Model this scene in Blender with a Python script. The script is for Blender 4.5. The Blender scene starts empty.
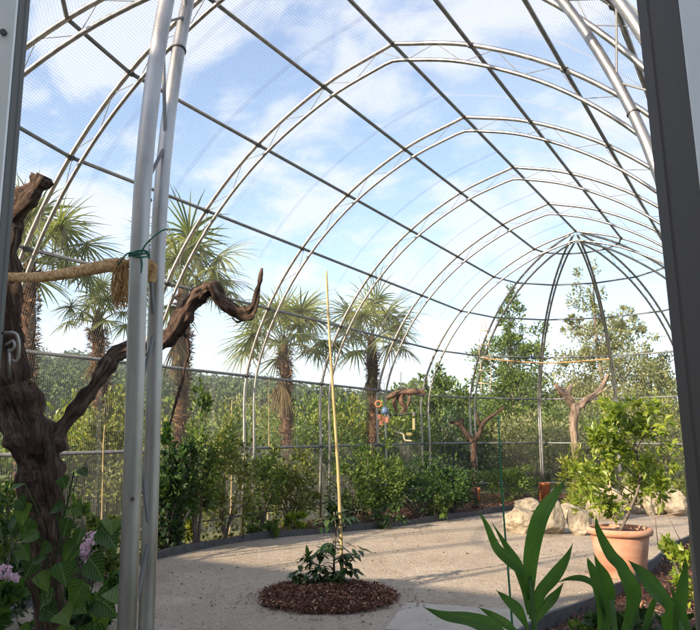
import bpy, math, random
import numpy as np
from mathutils import Vector, Matrix, noise
random.seed(7); RNG = np.random.default_rng(7)
R = math.radians
S = bpy.context.scene
C = S.collection

# ------------------------------------------------------------------ camera
EYE = 1.45
CX, CY = 3.2192, -4.3403
FPX = 719.78
YAW, PIT, ROLL = 0.52637, 0.162345, 0.00258
cam_d = bpy.data.cameras.new('camera'); cam = bpy.data.objects.new('camera', cam_d); C.objects.link(cam)
_F = np.array([-math.sin(YAW)*math.cos(PIT), math.cos(YAW)*math.cos(PIT), math.sin(PIT)])
_Rt = np.array([math.cos(YAW), math.sin(YAW), 0.]); _U = np.cross(_Rt, _F)
_R2 = _Rt*math.cos(ROLL)+_U*math.sin(ROLL); _U2 = -_Rt*math.sin(ROLL)+_U*math.cos(ROLL)
CAM = np.array([CX, CY, EYE])
m = Matrix(((_R2[0], _U2[0], -_F[0], CX), (_R2[1], _U2[1], -_F[1], CY), (_R2[2], _U2[2], -_F[2], EYE), (0, 0, 0, 1)))
cam.matrix_world = m
cam_d.sensor_width = 36; cam_d.sensor_fit = 'HORIZONTAL'; cam_d.lens = FPX/700*36
cam_d.clip_start = 0.05; cam_d.clip_end = 6000
S.camera = cam

# ------------------------------------------------------------------ light, sky, exposure
SUN_EL = 25.0
SUN_DIR = np.array([-.34, -.94, 0]); SUN_DIR = SUN_DIR/np.linalg.norm(SUN_DIR)      # where the sun stands
w = bpy.data.worlds.new('World'); S.world = w; w.use_nodes = True
nt = w.node_tree; nt.nodes.clear()
out = nt.nodes.new('ShaderNodeOutputWorld'); bg = nt.nodes.new('ShaderNodeBackground')
sky = nt.nodes.new('ShaderNodeTexSky'); sky.sky_type = 'NISHITA'; sky.sun_disc = False
sky.sun_elevation = R(SUN_EL); sky.sun_rotation = math.atan2(SUN_DIR[0], SUN_DIR[1])
sky.air_density = 1.0; sky.dust_density = 1.0; sky.ozone_density = 1.6; sky.altitude = 200
tc = nt.nodes.new('ShaderNodeTexCoord'); sep = nt.nodes.new('ShaderNodeSeparateXYZ')
nt.links.new(tc.outputs['Generated'], sep.inputs[0])
def wm(op, a, b=None, clamp=False):
    n = nt.nodes.new('ShaderNodeMath'); n.operation = op; n.use_clamp = clamp
    for i, v in enumerate((a, b)):
        if v is None: continue
        if isinstance(v, (int, float)): n.inputs[i].default_value = v
        else: nt.links.new(v, n.inputs[i])
    return n.outputs[0]
zz = wm('MAXIMUM', sep.outputs[2], 0.0); zz = wm('ADD', zz, 0.38)
comb = nt.nodes.new('ShaderNodeCombineXYZ')
nt.links.new(wm('DIVIDE', sep.outputs[0], zz), comb.inputs[0]); nt.links.new(wm('DIVIDE', sep.outputs[1], zz), comb.inputs[1])
def cloud(scale, loc, rot, sc, det, lo, hi, dist=0.4):
    mp = nt.nodes.new('ShaderNodeMapping'); mp.inputs['Location'].default_value = loc
    mp.inputs['Rotation'].default_value = (0, 0, rot); mp.inputs['Scale'].default_value = sc
    nt.links.new(comb.outputs[0], mp.inputs[0])
    n = nt.nodes.new('ShaderNodeTexNoise'); n.inputs['Scale'].default_value = scale; n.inputs['Detail'].default_value = det
    n.inputs['Roughness'].default_value = .55; n.inputs['Distortion'].default_value = dist
    nt.links.new(mp.outputs[0], n.inputs['Vector'])
    r = nt.nodes.new('ShaderNodeMapRange'); r.interpolation_type = 'SMOOTHSTEP'
    r.inputs[1].default_value = lo; r.inputs[2].default_value = hi
    nt.links.new(n.outputs[0], r.inputs[0]); return r.outputs[0]
c1 = cloud(3.1, (3.3, 1.7, 0), R(25), (1, 1.25, 1), 8, .46, .60, .35)
c2 = cloud(8, (9.1, 4.2, 3), R(40), (1, 1.5, 1), 6, .46, .72, .3)
cl = wm('MAXIMUM', c1, wm('MULTIPLY', c2, .75))
hz = wm('MULTIPLY', wm('SUBTRACT', .42, sep.outputs[2], True), 1.0, True)      # whiter towards the horizon
cl = wm('ADD', wm('MULTIPLY', cl, .66), wm('MULTIPLY', hz, .22), True); cl = wm('ADD', wm('MULTIPLY', cl, .84), .12)
mix = nt.nodes.new('ShaderNodeMix'); mix.data_type = 'RGBA'
tint = nt.nodes.new('ShaderNodeMix'); tint.data_type = 'RGBA'; tint.blend_type = 'MULTIPLY'; tint.inputs['Factor'].default_value = 1
nt.links.new(sky.outputs[0], tint.inputs['A']); tint.inputs['B'].default_value = (.98, .985, .985, 1)
nt.links.new(cl, mix.inputs['Factor']); nt.links.new(tint.outputs['Result'], mix.inputs['A'])
mix.inputs['B'].default_value = (3.7, 3.75, 4.1, 1)
nt.links.new(mix.outputs['Result'], bg.inputs[0]); bg.inputs[1].default_value = .125
nt.links.new(bg.outputs[0], out.inputs[0])
sd = bpy.data.lights.new('sun', 'SUN'); sun = bpy.data.objects.new('sun', sd); C.objects.link(sun)
sd.energy = 4.7; sd.angle = R(1.0); sd.color = (1.0, .84, .64)
sv = Vector((SUN_DIR[0]*math.cos(R(SUN_EL)), SUN_DIR[1]*math.cos(R(SUN_EL)), math.sin(R(SUN_EL))))
sun.rotation_euler = sv.to_track_quat('Z', 'Y').to_euler(); sun.location = (0, -20, 20)
S.view_settings.view_transform = 'Standard'; S.view_settings.look = 'None'
S.view_settings.exposure = 1.4; S.view_settings.gamma = 1; S.view_settings.use_curve_mapping = False
S.render.engine = 'CYCLES'
S.cycles.max_bounces = 6; S.cycles.transparent_max_bounces = 6

# ------------------------------------------------------------------ helpers
def ray(u, v): return _F+_R2*(u-350)/FPX-_U2*(v-315)/FPX
def P(u, v, d): return CAM+ray(u, v)*d                       # a point seen at (u, v), d metres deep
def G(u, v, z=0.):
    r = ray(u, v); return CAM+r*((z-EYE)/r[2])
def bez(pts, n=8):
    """Catmull-Rom through points (any dimension)."""
    p = np.array(pts, float); o = []
    q = np.vstack([2*p[0]-p[1], p, 2*p[-1]-p[-2]])
    for i in range(1, len(q)-2):
        for k in range(n):
            t = k/n
            o.append(.5*((2*q[i])+(-q[i-1]+q[i+1])*t+(2*q[i-1]-5*q[i]+4*q[i+1]-q[i+2])*t*t+(-q[i-1]+3*q[i]-3*q[i+1]+q[i+2])*t**3))
    o.append(p[-1]); return np.array(o)

MATS = {}
class Mat:
    def __init__(s, name):
        s.m = bpy.data.materials.new(name); s.m.use_nodes = True; s.t = s.m.node_tree; s.t.nodes.clear()
        s.out = s.t.nodes.new('ShaderNodeOutputMaterial'); s.p = s.t.nodes.new('ShaderNodeBsdfPrincipled')
        s.t.links.new(s.p.outputs[0], s.out.inputs[0]); s.tc = s.t.nodes.new('ShaderNodeTexCoord')
        MATS[name] = s.m
    def noise(s, scale, det=5, rough=.55, sc=(1, 1, 1), dist=0., coord='Object'):
        mp = s.t.nodes.new('ShaderNodeMapping'); mp.inputs['Scale'].default_value = sc
        if coord == 'grain':
            ga = s.t.nodes.new('ShaderNodeAttribute'); ga.attribute_name = 'grain'; s.t.links.new(ga.outputs['Vector'], mp.inputs[0])
        else: s.t.links.new(s.tc.outputs[coord], mp.inputs[0])
        n = s.t.nodes.new('ShaderNodeTexNoise'); n.inputs['Scale'].default_value = scale; n.inputs['Detail'].default_value = det
        n.inputs['Roughness'].default_value = rough; n.inputs['Distortion'].default_value = dist
        s.t.links.new(mp.outputs[0], n.inputs['Vector']); return n.outputs[0]
    def voro(s, scale, feat='F1', outp='Color', sc=(1, 1, 1)):
        mp = s.t.nodes.new('ShaderNodeMapping'); mp.inputs['Scale'].default_value = sc
        s.t.links.new(s.tc.outputs['Object'], mp.inputs[0])
        n = s.t.nodes.new('ShaderNodeTexVoronoi'); n.feature = feat; n.inputs['Scale'].default_value = scale
        s.t.links.new(mp.outputs[0], n.inputs['Vector']); return n.outputs[outp]
    def island(s):
        g = s.t.nodes.new('ShaderNodeNewGeometry'); return g.outputs['Random Per Island']
    def ramp(s, f, stops):
        r = s.t.nodes.new('ShaderNodeValToRGB'); e = r.color_ramp.elements
        while len(e) < len(stops): e.new(.5)
        for i, (p, c) in enumerate(stops): e[i].position = p; e[i].color = (*c, 1)
        s.t.links.new(f, r.inputs[0]); return r.outputs[0]
    def mixc(s, f, a, b, mode='MIX'):
        n = s.t.nodes.new('ShaderNodeMix'); n.data_type = 'RGBA'; n.blend_type = mode
        for k, v in (('Factor', f), ('A', a), ('B', b)):
            if isinstance(v, (int, float)): n.inputs[k].default_value = v
            elif isinstance(v, tuple): n.inputs[k].default_value = (*v, 1)
            else: s.t.links.new(v, n.inputs[k])
        return n.outputs['Result']
    def math(s, op, a, b):
        n = s.t.nodes.new('ShaderNodeMath'); n.operation = op
        for i, v in enumerate((a, b)):
            if isinstance(v, (int, float)): n.inputs[i].default_value = v
            else: s.t.links.new(v, n.inputs[i])
        return n.outputs[0]
    def col(s, c):
        if isinstance(c, tuple): s.p.inputs['Base Color'].default_value = (*c, 1)
        else: s.t.links.new(c, s.p.inputs['Base Color'])
        s.c = c; return s
    def set(s, rough=.7, metal=0., spec=.5):
        s.p.inputs['Roughness'].default_value = rough; s.p.inputs['Metallic'].default_value = metal
        s.p.inputs['Specular IOR Level'].default_value = spec; return s
    def bump(s, h, dist=.02, st=.6):
        b = s.t.nodes.new('ShaderNodeBump'); b.inputs['Distance'].default_value = dist; b.inputs['Strength'].default_value = st
        s.t.links.new(h, b.inputs['Height']); s.t.links.new(b.outputs[0], s.p.inputs['Normal']); return s
    def translucent(s, k=.35, gain=1.3, tint=(.9, 1., .35)):
        tr = s.t.nodes.new('ShaderNodeBsdfTranslucent'); mx = s.t.nodes.new('ShaderNodeMixShader')
        c = s.mixc(1., s.c, tuple(gain*x for x in tint), 'MULTIPLY'); s.t.links.new(c, tr.inputs[0])
        mx.inputs[0].default_value = k
        s.t.links.new(s.p.outputs[0], mx.inputs[1]); s.t.links.new(tr.outputs[0], mx.inputs[2]); s.t.links.new(mx.outputs[0], s.out.inputs[0])
        return s

def leafmat(name, dark, mid, light, rough=.5, k=.35, big=1.2, tint=(.95, 1., .4)):
    s = Mat(name); i = s.island(); n = s.noise(big, 3)
    f = s.math('ADD', s.math('MULTIPLY', i, .6), s.math('MULTIPLY', n, .45))
    s.col(s.ramp(f, [(.12, dark), (.5, mid), (.9, light)])); s.set(rough, 0, .4); s.translucent(k, 1.5, tint); return s.m
leafmat('leaf_olive', (.045, .06, .014), (.14, .165, .038), (.31, .30, .085))
leafmat('leaf_mid', (.025, .052, .010), (.085, .14, .026), (.23, .28, .06))
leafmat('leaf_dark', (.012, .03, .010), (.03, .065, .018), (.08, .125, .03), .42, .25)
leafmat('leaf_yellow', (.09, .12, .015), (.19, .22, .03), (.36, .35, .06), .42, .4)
leafmat('leaf_citrus', (.07, .115, .012), (.17, .235, .025), (.36, .38, .06), .38, .4)
leafmat('leaf_grey', (.09, .105, .04), (.20, .215, .09), (.38, .36, .18))
leafmat('leaf_vine', (.015, .04, .01), (.035, .085, .016), (.10, .17, .03), .62, .35, 6)
s = Mat('leaf_canna'); n = s.noise(7, 4); ve = s.noise(5, 4, .6, (9, .6, 1), 0, 'UV'); mid_ = s.t.nodes.new('ShaderNodeTexGradient'); sx_ = s.t.nodes.new('ShaderNodeSeparateXYZ')
s.t.links.new(s.tc.outputs['UV'], sx_.inputs[0]); s.t.nodes.remove(mid_); md = s.math('ABSOLUTE', s.math('SUBTRACT', sx_.outputs[0], .5), 0)
c = s.ramp(s.math('ADD', s.math('MULTIPLY', n, .5), s.math('MULTIPLY', ve, .5)), [(.32, (.05, .12, .03)), (.5, (.09, .19, .05)), (.68, (.17, .28, .08))])
c = s.mixc(s.ramp(md, [(.0, (1, 1, 1)), (.05, (0, 0, 0))]), c, (.10, .17, .06)); s.col(c).set(.5, 0, .35).bump(ve, .008, 1.); s.translucent(.42, 1.7)
leafmat('palm_frond', (.07, .09, .035), (.16, .185, .075), (.33, .33, .14), .42, .4, .8)
leafmat('palm_frond_dry', (.07, .045, .02), (.14, .10, .045), (.22, .17, .08), .7, .2)
leafmat('far_wood', (.016, .034, .010), (.042, .072, .018), (.10, .125, .035), .8, .1, .16)
leafmat('petal', (.5, .32, .40), (.66, .5, .56), (.78, .68, .7), .6, .3, 8, (1, .8, .9))
leafmat('grass_blades', (.05, .075, .015), (.12, .14, .03), (.25, .24, .07), .6, .3)

def metal(name, c0, c1, rough=.38, metallic=.85):
    s = Mat(name); n = s.noise(14, 5, .6, (1, 1, .25)); n2 = s.noise(90, 3)
    s.col(s.ramp(n, [(.3, c0), (.7, c1)])); s.set(rough, metallic)
    r = s.t.nodes.new('ShaderNodeMapRange'); r.inputs[3].default_value = rough-.08; r.inputs[4].default_value = rough+.2
    s.t.links.new(n, r.inputs[0]); s.t.links.new(r.outputs[0], s.p.inputs['Roughness']); s.bump(n2, .0006, .4); return s.m
metal('galvanised', (.27, .25, .225), (.47, .45, .42), .36, 1.)
metal('galvanised_dull', (.15, .155, .155), (.25, .25, .245), .55, .4)
metal('netting_wire', (.17, .175, .18), (.22, .225, .23), .6, .3)
metal('clamp_steel', (.06, .06, .065), (.12, .12, .125), .5, .6)
metal('aluminium', (.66, .66, .64), (.78, .78, .76), .45, .35)
metal('aluminium_dark', (.10, .10, .09), (.13, .13, .12), .6, .2)
metal('dark_profile', (.075, .063, .057), (.10, .086, .078), .55, .1)

s = Mat('leaf_heart'); n = s.noise(25, 4); i_ = s.island(); ga = s.t.nodes.new('ShaderNodeAttribute'); ga.attribute_name = 'grain'; sx_ = s.t.nodes.new('ShaderNodeSeparateXYZ'); s.t.links.new(ga.outputs['Vector'], sx_.inputs[0])
au = s.math('ABSOLUTE', sx_.outputs[0], 0); vn = s.math('FRACT', s.math('SUBTRACT', s.math('MULTIPLY', sx_.outputs[1], 7.), s.math('MULTIPLY', au, 3.2)), 0)
ve = s.math('MINIMUM', s.math('MULTIPLY', vn, 3.), s.math('MULTIPLY', au, 12.))
c = s.ramp(s.math('ADD', s.math('MULTIPLY', i_, .7), s.math('MULTIPLY', n, .4)), [(.15, (.016, .042, .008)), (.5, (.038, .092, .015)), (.85, (.11, .18, .03))])
c = s.mixc(s.ramp(ve, [(.25, (.8, .8, .8)), (.7, (0, 0, 0))]), c, (.13, .20, .07)); c = s.mixc(s.ramp(s.noise(60, 3), [(.66, (0, 0, 0)), (.74, (.8, .8, .8))]), c, (.16, .11, .04))
s.col(c).set(.5, 0, .35).bump(ve, .004, .7); s.translucent(.35, 1.6)
s = Mat('gravel'); v = s.voro(75); n1 = s.noise(.6, 5, .6); n2 = s.noise(26, 6, .75); n3 = s.noise(6, 4, .6)
c = s.ramp(n1, [(.3, (.53, .445, .35)), (.7, (.66, .57, .46))])
c = s.mixc(s.ramp(v, [(.15, (0, 0, 0)), (.9, (1, 1, 1))]), s.mixc(1., c, (.72, .70, .68), 'MULTIPLY'), c)
c = s.mixc(s.ramp(n2, [(.34, (.65, .65, .65)), (.46, (0, 0, 0))]), c, (.30, .25, .19))
c = s.mixc(s.ramp(n3, [(.56, (0, 0, 0)), (.72, (.5, .5, .5))]), c, (.58, .52, .42))
n4 = s.noise(1.9, 6, .65, (1, 1, 1), .5); c = s.mixc(s.ramp(n4, [(.40, (0, 0, 0)), (.66, (.55, .55, .55))]), c, s.mixc(1., c, (.70, .66, .60), 'MULTIPLY')); c = s.mixc(1., c, (.86, .84, .82), 'MULTIPLY')
s.col(c).set(.95, 0, .2).bump(s.math('ADD', n2, s.math('ADD', s.math('MULTIPLY', s.voro(75, 'F1', 'Distance'), .5), s.math('MULTIPLY', n3, 1.6))), .02, .9)
s = Mat('soil'); n = s.noise(9, 6, .7); s.col(s.ramp(n, [(.3, (.035, .018, .012)), (.7, (.11, .055, .035))])).set(.95).bump(n, .03, .8)
s = Mat('earth'); n = s.noise(.35, 6, .6); n2 = s.noise(5, 5, .7)
s.col(s.mixc(n2, s.ramp(n, [(.35, (.07, .085, .03)), (.65, (.17, .15, .075))]), (.10, .12, .035))).set(.95).bump(n2, .05, .6)
s = Mat('mulch'); s.col(s.ramp(s.island(), [(.0, (.04, .016, .01)), (.45, (.12, .042, .022)), (.78, (.24, .09, .045)), (.92, (.34, .20, .12)), (1, (.42, .32, .22))])).set(.9)
s = Mat('pebble'); s.col(s.ramp(s.island(), [(0, (.2, .16, .12)), (.6, (.42, .36, .28)), (1, (.62, .57, .48))])).set(.9)
s = Mat('rubber_edging'); n = s.noise(12, 4); s.col(s.ramp(n, [(.3, (.035, .035, .037)), (.7, (.075, .073, .07))])).set(.7).bump(n, .004)
s = Mat('slab_concrete'); n = s.noise(5, 6, .6); n2 = s.noise(60, 4); s.col(s.ramp(n, [(.3, (.36, .31, .25)), (.7, (.45, .395, .32))])).set(.95).bump(n2, .008)
s = Mat('limestone'); n = s.noise(4, 7, .65); n2 = s.noise(18, 6, .7); v = s.voro(9, 'F1', 'Distance')
s.col(s.mixc(s.ramp(n2, [(.35, (0, 0, 0)), (.75, (1, 1, 1))]), s.ramp(n, [(.36, (.16, .115, .065)), (.5, (.37, .30, .205)), (.68, (.55, .48, .37))]), (.46, .40, .30)))
s.set(.95, 0, .2).bump(s.math('ADD', n2, s.math('MULTIPLY', v, .6)), .05, .9)
s = Mat('terracotta'); n = s.noise(5, 5, .6); n2 = s.noise(30, 5); n3 = s.noise(2.2, 4, .6, (1, 1, 3))
c = s.ramp(n, [(.3, (.36, .135, .07)), (.7, (.48, .21, .12))])
s.col(s.mixc(s.ramp(n3, [(.40, (.1, .1, .1)), (.6, (.7, .7, .7))]), c, (.52, .36, .26))).set(.85, 0, .3).bump(n2, .004)
s = Mat('terracotta_orange'); n = s.noise(8, 5); s.col(s.ramp(n, [(.3, (.48, .14, .05)), (.7, (.62, .22, .08))])).set(.8)
def bark(name, c0, c1, c2, sc=(1, 1, .12), scale=26, bd=.03, moss=None):
    cr = 'Object' if name == 'bark_palm' else 'grain'; s = Mat(name); n = s.noise(scale, 7, .7, sc, .6, cr); n2 = s.noise(5, 5, .6); n3 = s.noise(scale*3, 5, .6, sc, 0., cr)
    c = s.ramp(n, [(.32, c0), (.5, c1), (.72, c2)]); c = s.mixc(s.ramp(n2, [(.35, (0, 0, 0)), (.7, (.5, .5, .5))]), c, s.mixc(1., c, (1.25, 1.1, 1.), 'MULTIPLY'))
    s.col(c).set(.9, 0, .25).bump(s.math('ADD', n, s.math('MULTIPLY', n3, .35)), bd, 1.); return s.m
bark('bark_vine', (.012, .008, .006), (.075, .048, .035), (.24, .165, .12), sc=(1, 1, .13), scale=42, bd=.03)
bark('bark_grey', (.06, .05, .04), (.16, .135, .11), (.30, .26, .21), bd=.02)
bark('bark_warm', (.08, .055, .04), (.24, .18, .135), (.44, .35, .27), scale=24, bd=.02)
bark('bark_palm', (.035, .02, .013), (.12, .07, .042), (.27, .17, .10), (1, 1, 1), 30, .03)
s = Mat('palm_fibre'); s.col(s.ramp(s.island(), [(0, (.05, .028, .017)), (.6, (.17, .09, .05)), (1, (.36, .2, .11))])).set(.9)
s = Mat('rope_fibre'); n = s.noise(50, 5, .7, (1, 1, 1)); s.col(s.ramp(n, [(.36, (.26, .12, .035)), (.62, (.66, .42, .19))])).set(.9).bump(n, .004, .8)
s = Mat('bamboo'); n = s.noise(6, 4, .6, (1, 1, .2)); s.col(s.ramp(n, [(.3, (.36, .25, .10)), (.7, (.56, .42, .20))])).set(.5)
s = Mat('green_plastic'); s.col((.02, .17, .075)).set(.4)
s = Mat('green_twine'); s.col((.02, .15, .09)).set(.6)
s = Mat('orange_plastic'); s.col((.34, .15, .05)).set(.45)
s = Mat('red_plastic'); s.col((.27, .11, .06)).set(.6)
s = Mat('blue_plastic'); s.col((.08, .13, .22)).set(.45)
s = Mat('yellow_plastic'); s.col((.26, .21, .08)).set(.45)
s = Mat('pale_wood'); n = s.noise(12, 4, .6, (1, 1, .2)); s.col(s.ramp(n, [(.3, (.42, .33, .22)), (.7, (.6, .5, .36))])).set(.8)
s = Mat('driftwood'); n = s.noise(40, 5, .6, (1, 1, .15), 0., 'grain'); s.col(s.ramp(n, [(.3, (.05, .03, .02)), (.7, (.24, .14, .09))])).set(.85).bump(n, .01)
s = Mat('wall_render'); n = s.noise(1.2, 5); n2 = s.noise(60, 4); s.col(s.ramp(n, [(.3, (.66, .62, .54)), (.7, (.76, .73, .66))])).set(.9).bump(n2, .004)
s = Mat('roof_tile'); n = s.noise(6, 5); s.col(s.ramp(n, [(.3, (.24, .10, .06)), (.7, (.38, .19, .12))])).set(.85)
s = Mat('window_glass'); s.col((.03, .04, .045)).set(.08)
s = Mat('hill_soil'); n = s.noise(.02, 6, .6); s.col(s.ramp(n, [(.35, (.035, .06, .018)), (.6, (.07, .10, .03)), (.8, (.16, .15, .07))])).set(.95)
s = Mat('dark_mesh_cloth'); s.col((.03, .05, .04)).set(.9)

class MB:
    def __init__(s): s.v = []; s.f = []; s.n = 0; s.g = []
    def add(s, V, Fs, gr=None):
        V = np.asarray(V, float); s.v.append(V); s.g.append(V if gr is None else gr)
        for f in Fs: s.f.append(tuple(int(i)+s.n for i in f))
        s.n += len(V); return s
    def box(s, c, d, rz=0., M=None):
        V = np.array([(x, y, z) for x in (-.5, .5) for y in (-.5, .5) for z in (-.5, .5)])*np.array(d)
        if M is not None: V = V@np.asarray(M).T
        if rz: V = V@np.array([[math.cos(rz), math.sin(rz), 0], [-math.sin(rz), math.cos(rz), 0], [0, 0, 1]])
        return s.add(V+np.array(c), [(0, 1, 3, 2), (4, 6, 7, 5), (0, 4, 5, 1), (2, 3, 7, 6), (0, 2, 6, 4), (1, 5, 7, 3)])
    def tube(s, path, r, sides=8, cap=True, rough=0., seed=0, lobes=0., twist=0., phase=0.):
        p = np.asarray(path, float); n = len(p); r = np.broadcast_to(np.asarray(r, float), (n,))
        t = np.gradient(p, axis=0); t /= np.linalg.norm(t, axis=1)[:, None]+1e-12
        a = np.array([0, 0, 1.]) if abs(t[0][2]) < .9 else np.array([1., 0, 0])
        u = np.cross(t[0], a); u /= np.linalg.norm(u); V = []; gr = []; arc = np.concatenate([[0], np.cumsum(np.linalg.norm(np.diff(p, axis=0), axis=1))])
        for i in range(n):
            u = u-t[i]*(u@t[i]); u /= np.linalg.norm(u)+1e-12; b = np.cross(t[i], u)
            for k in range(sides):
                an = 2*math.pi*k/sides+phase; rr = r[i]
                if lobes: rr *= 1+lobes*(math.sin(3*an+twist*i+seed)+.6*math.sin(5*an-twist*.7*i+seed*2))
                q = p[i]+(u*math.cos(an)+b*math.sin(an))*rr
                gv = (math.cos(an+arc[i]*.8)*r[i], math.sin(an+arc[i]*.8)*r[i], arc[i]+seed*3.1); gr.append(gv)
                if rough:
                    g0 = Vector((gv[0]/max(r[i], .004)*1.5, gv[1]/max(r[i], .004)*1.5, arc[i]/max(r.mean(), .004)*.42+seed*7.3))
                    dn = noise.noise(g0)*1.5+(.5-abs(noise.noise(Vector((g0.x*2.4, g0.y*2.4, g0.z*.9+5)))))*.9-.25+noise.noise(Vector((g0.x*6, g0.y*6, g0.z*3)))*.3
                    q = q+(u*math.cos(an)+b*math.sin(an))*rr*rough*dn
                V.append(q)
        Fs = [(i*sides+k, i*sides+(k+1) % sides, (i+1)*sides+(k+1) % sides, (i+1)*sides+k) for i in range(n-1) for k in range(sides)]
        if cap and sides > 2:
            Fs.append(tuple(range(sides))[::-1]); Fs.append(tuple((n-1)*sides+k for k in range(sides)))
        return s.add(V, Fs, np.array(gr))
    def bar(s, a, b, r, sides=6): return s.tube([a, b], r, sides)
    def lathe(s, prof, c, seg=32):
        V = []; n = len(prof)
        for k in range(seg):
            a = 2*math.pi*k/seg
            for r, z in prof: V.append((c[0]+r*math.cos(a), c[1]+r*math.sin(a), c[2]+z))
        return s.add(V, [(k*n+i, ((k+1) % seg)*n+i, ((k+1) % seg)*n+i+1, k*n+i+1) for k in range(seg) for i in range(n-1)])
    def kites(s, pos, dirs, L, W, nor=None, fold=.15):
        """many leaves at once: pos (n,3), dirs (n,3), L, W arrays"""
        pos = np.asarray(pos, float); n = len(pos)
        if n == 0: return s
        d = dirs/np.linalg.norm(dirs, axis=1)[:, None]
        if nor is None: nor = RNG.normal(size=(n, 3))+np.array([0, 0, .8])
        sd_ = np.cross(d, nor); sd_ /= np.linalg.norm(sd_, axis=1)[:, None]+1e-9; up = np.cross(sd_, d)
        L = np.broadcast_to(L, (n,))[:, None]; W = np.broadcast_to(W, (n,))[:, None]
        V = np.stack([pos, pos+d*L*.45+sd_*W*.5+up*W*fold, pos+d*L-up*L*.08, pos+d*L*.45-sd_*W*.5+up*W*fold], 1).reshape(-1, 3)
        b = s.n; s.v.append(V); s.n += 4*n
        i = np.arange(n)*4+b
        s.f += list(zip(i, i+1, i+2)); s.f += list(zip(i, i+2, i+3)); return s
    def blade(s, base, d, up, L, W, bend=.5, seg=7, fold=.18, prof=None, wave=0.):
        """broad leaf: midrib curve from base, drooping; V shaped section"""
        base = np.array(base, float); d = np.array(d, float); d /= np.linalg.norm(d); up = np.array(up, float)
        sd_ = np.cross(d, up); sd_ /= np.linalg.norm(sd_)+1e-9; up = np.cross(sd_, d); V = []; gr = []; rnd = random.random(); p = base.copy(); h = d.copy()
        for i in range(seg+1):
            t = i/seg; wd = W*.5*(prof(t) if prof else math.sin(math.pi*min(1, t*.93+.07))**.8*(1-t**3*.3))
            if i == seg: wd = W*.01
            uu = np.cross(sd_, h); uu /= np.linalg.norm(uu)
            wv = wave*W*math.sin(t*9+base[0]*50)
            V += [p+sd_*wd+uu*(abs(wd)*fold+wv), p, p-sd_*wd+uu*(abs(wd)*fold-wv)]; gr += [(wd/W*2, t, rnd), (0, t, rnd), (-wd/W*2, t, rnd)]
            h = h+np.array([0, 0, -1.])*bend/seg; h /= np.linalg.norm(h); p = p+h*L/seg
        Fs = []
        for i in range(seg): a = i*3; Fs += [(a, a+1, a+4, a+3), (a+1, a+2, a+5, a+4)]
        return s.add(V, Fs, np.array(gr))
    def build(s, name, mat, parent=None, smooth=False, org=None):
        V = np.concatenate(s.v) if s.v else np.zeros((0, 3))
        o0 = np.array(parent['_org']) if parent is not None else (np.array(org, float) if org is not None else np.zeros(3))
        me = bpy.data.meshes.new(name); me.from_pydata((V-o0).tolist(), [], s.f)
        me.materials.append(MATS[mat] if isinstance(mat, str) else mat)
        if s.g and sum(map(len, s.g)) == len(V) and isinstance(mat, str) and mat in ('leaf_heart', 'bark_vine', 'bark_warm', 'bark_grey', 'driftwood'):
            at_ = me.attributes.new('grain', 'FLOAT_VECTOR', 'POINT'); at_.data.foreach_set('vector', np.concatenate(s.g).ravel())
        if smooth: me.polygons.foreach_set('use_smooth', [True]*len(me.polygons))
        o = bpy.data.objects.new(name, me); C.objects.link(o)
        if parent is not None: o.parent = parent
        else: o.location = o0
        o['_org'] = [float(x) for x in o0]; return o
def tag(o, label=None, cat=None, group=None, kind=None):
    for k, v in (('label', label), ('category', cat), ('group', group), ('kind', kind)):
        if v: o[k] = v
    return o
def thing(name, loc, label, cat, group=None):
    o = bpy.data.objects.new(name, None); C.objects.link(o); o.location = [float(x) for x in loc]
    o['_org'] = [float(x) for x in loc]; o.empty_display_size = .2
    return tag(o, label, cat, group)
def unit(n): v = RNG.normal(size=(n, 3)); return v/np.linalg.norm(v, axis=1)[:, None]
def rock_mesh(mb, c, dims, seed, rz=0., sub=5):
    import bmesh
    bm = bmesh.new(); bmesh.ops.create_icosphere(bm, subdivisions=sub, radius=1)
    rr = random.Random(seed); pl = []
    for k in range(13):
        n = Vector((rr.gauss(0, 1), rr.gauss(0, 1), rr.gauss(0, .8))).normalized(); pl.append((n, rr.uniform(.62, .9)))
    for v in bm.verts:
        p = v.co.copy()
        for n, d in pl:
            t = p.dot(n)
            if t > d: p -= n*(t-d)*.85
        p *= 1+.11*noise.noise(p*1.7+Vector((seed, 0, 0)))+.06*noise.noise(p*5+Vector((0, seed, 0)))+.025*noise.noise(p*14)
        v.co = p
    V = np.array([v.co[:] for v in bm.verts])*np.array(dims)*.5*1.2
    ca, sa = math.cos(rz), math.sin(rz); V = V@np.array([[ca, sa, 0], [-sa, ca, 0], [0, 0, 1]])
    V[:, 2] *= .95; V[:, 2] -= V[:, 2].min()*.80
    mb.add(V+np.array(c), [tuple(v.index for v in f.verts) for f in bm.faces]); bm.free()

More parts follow.
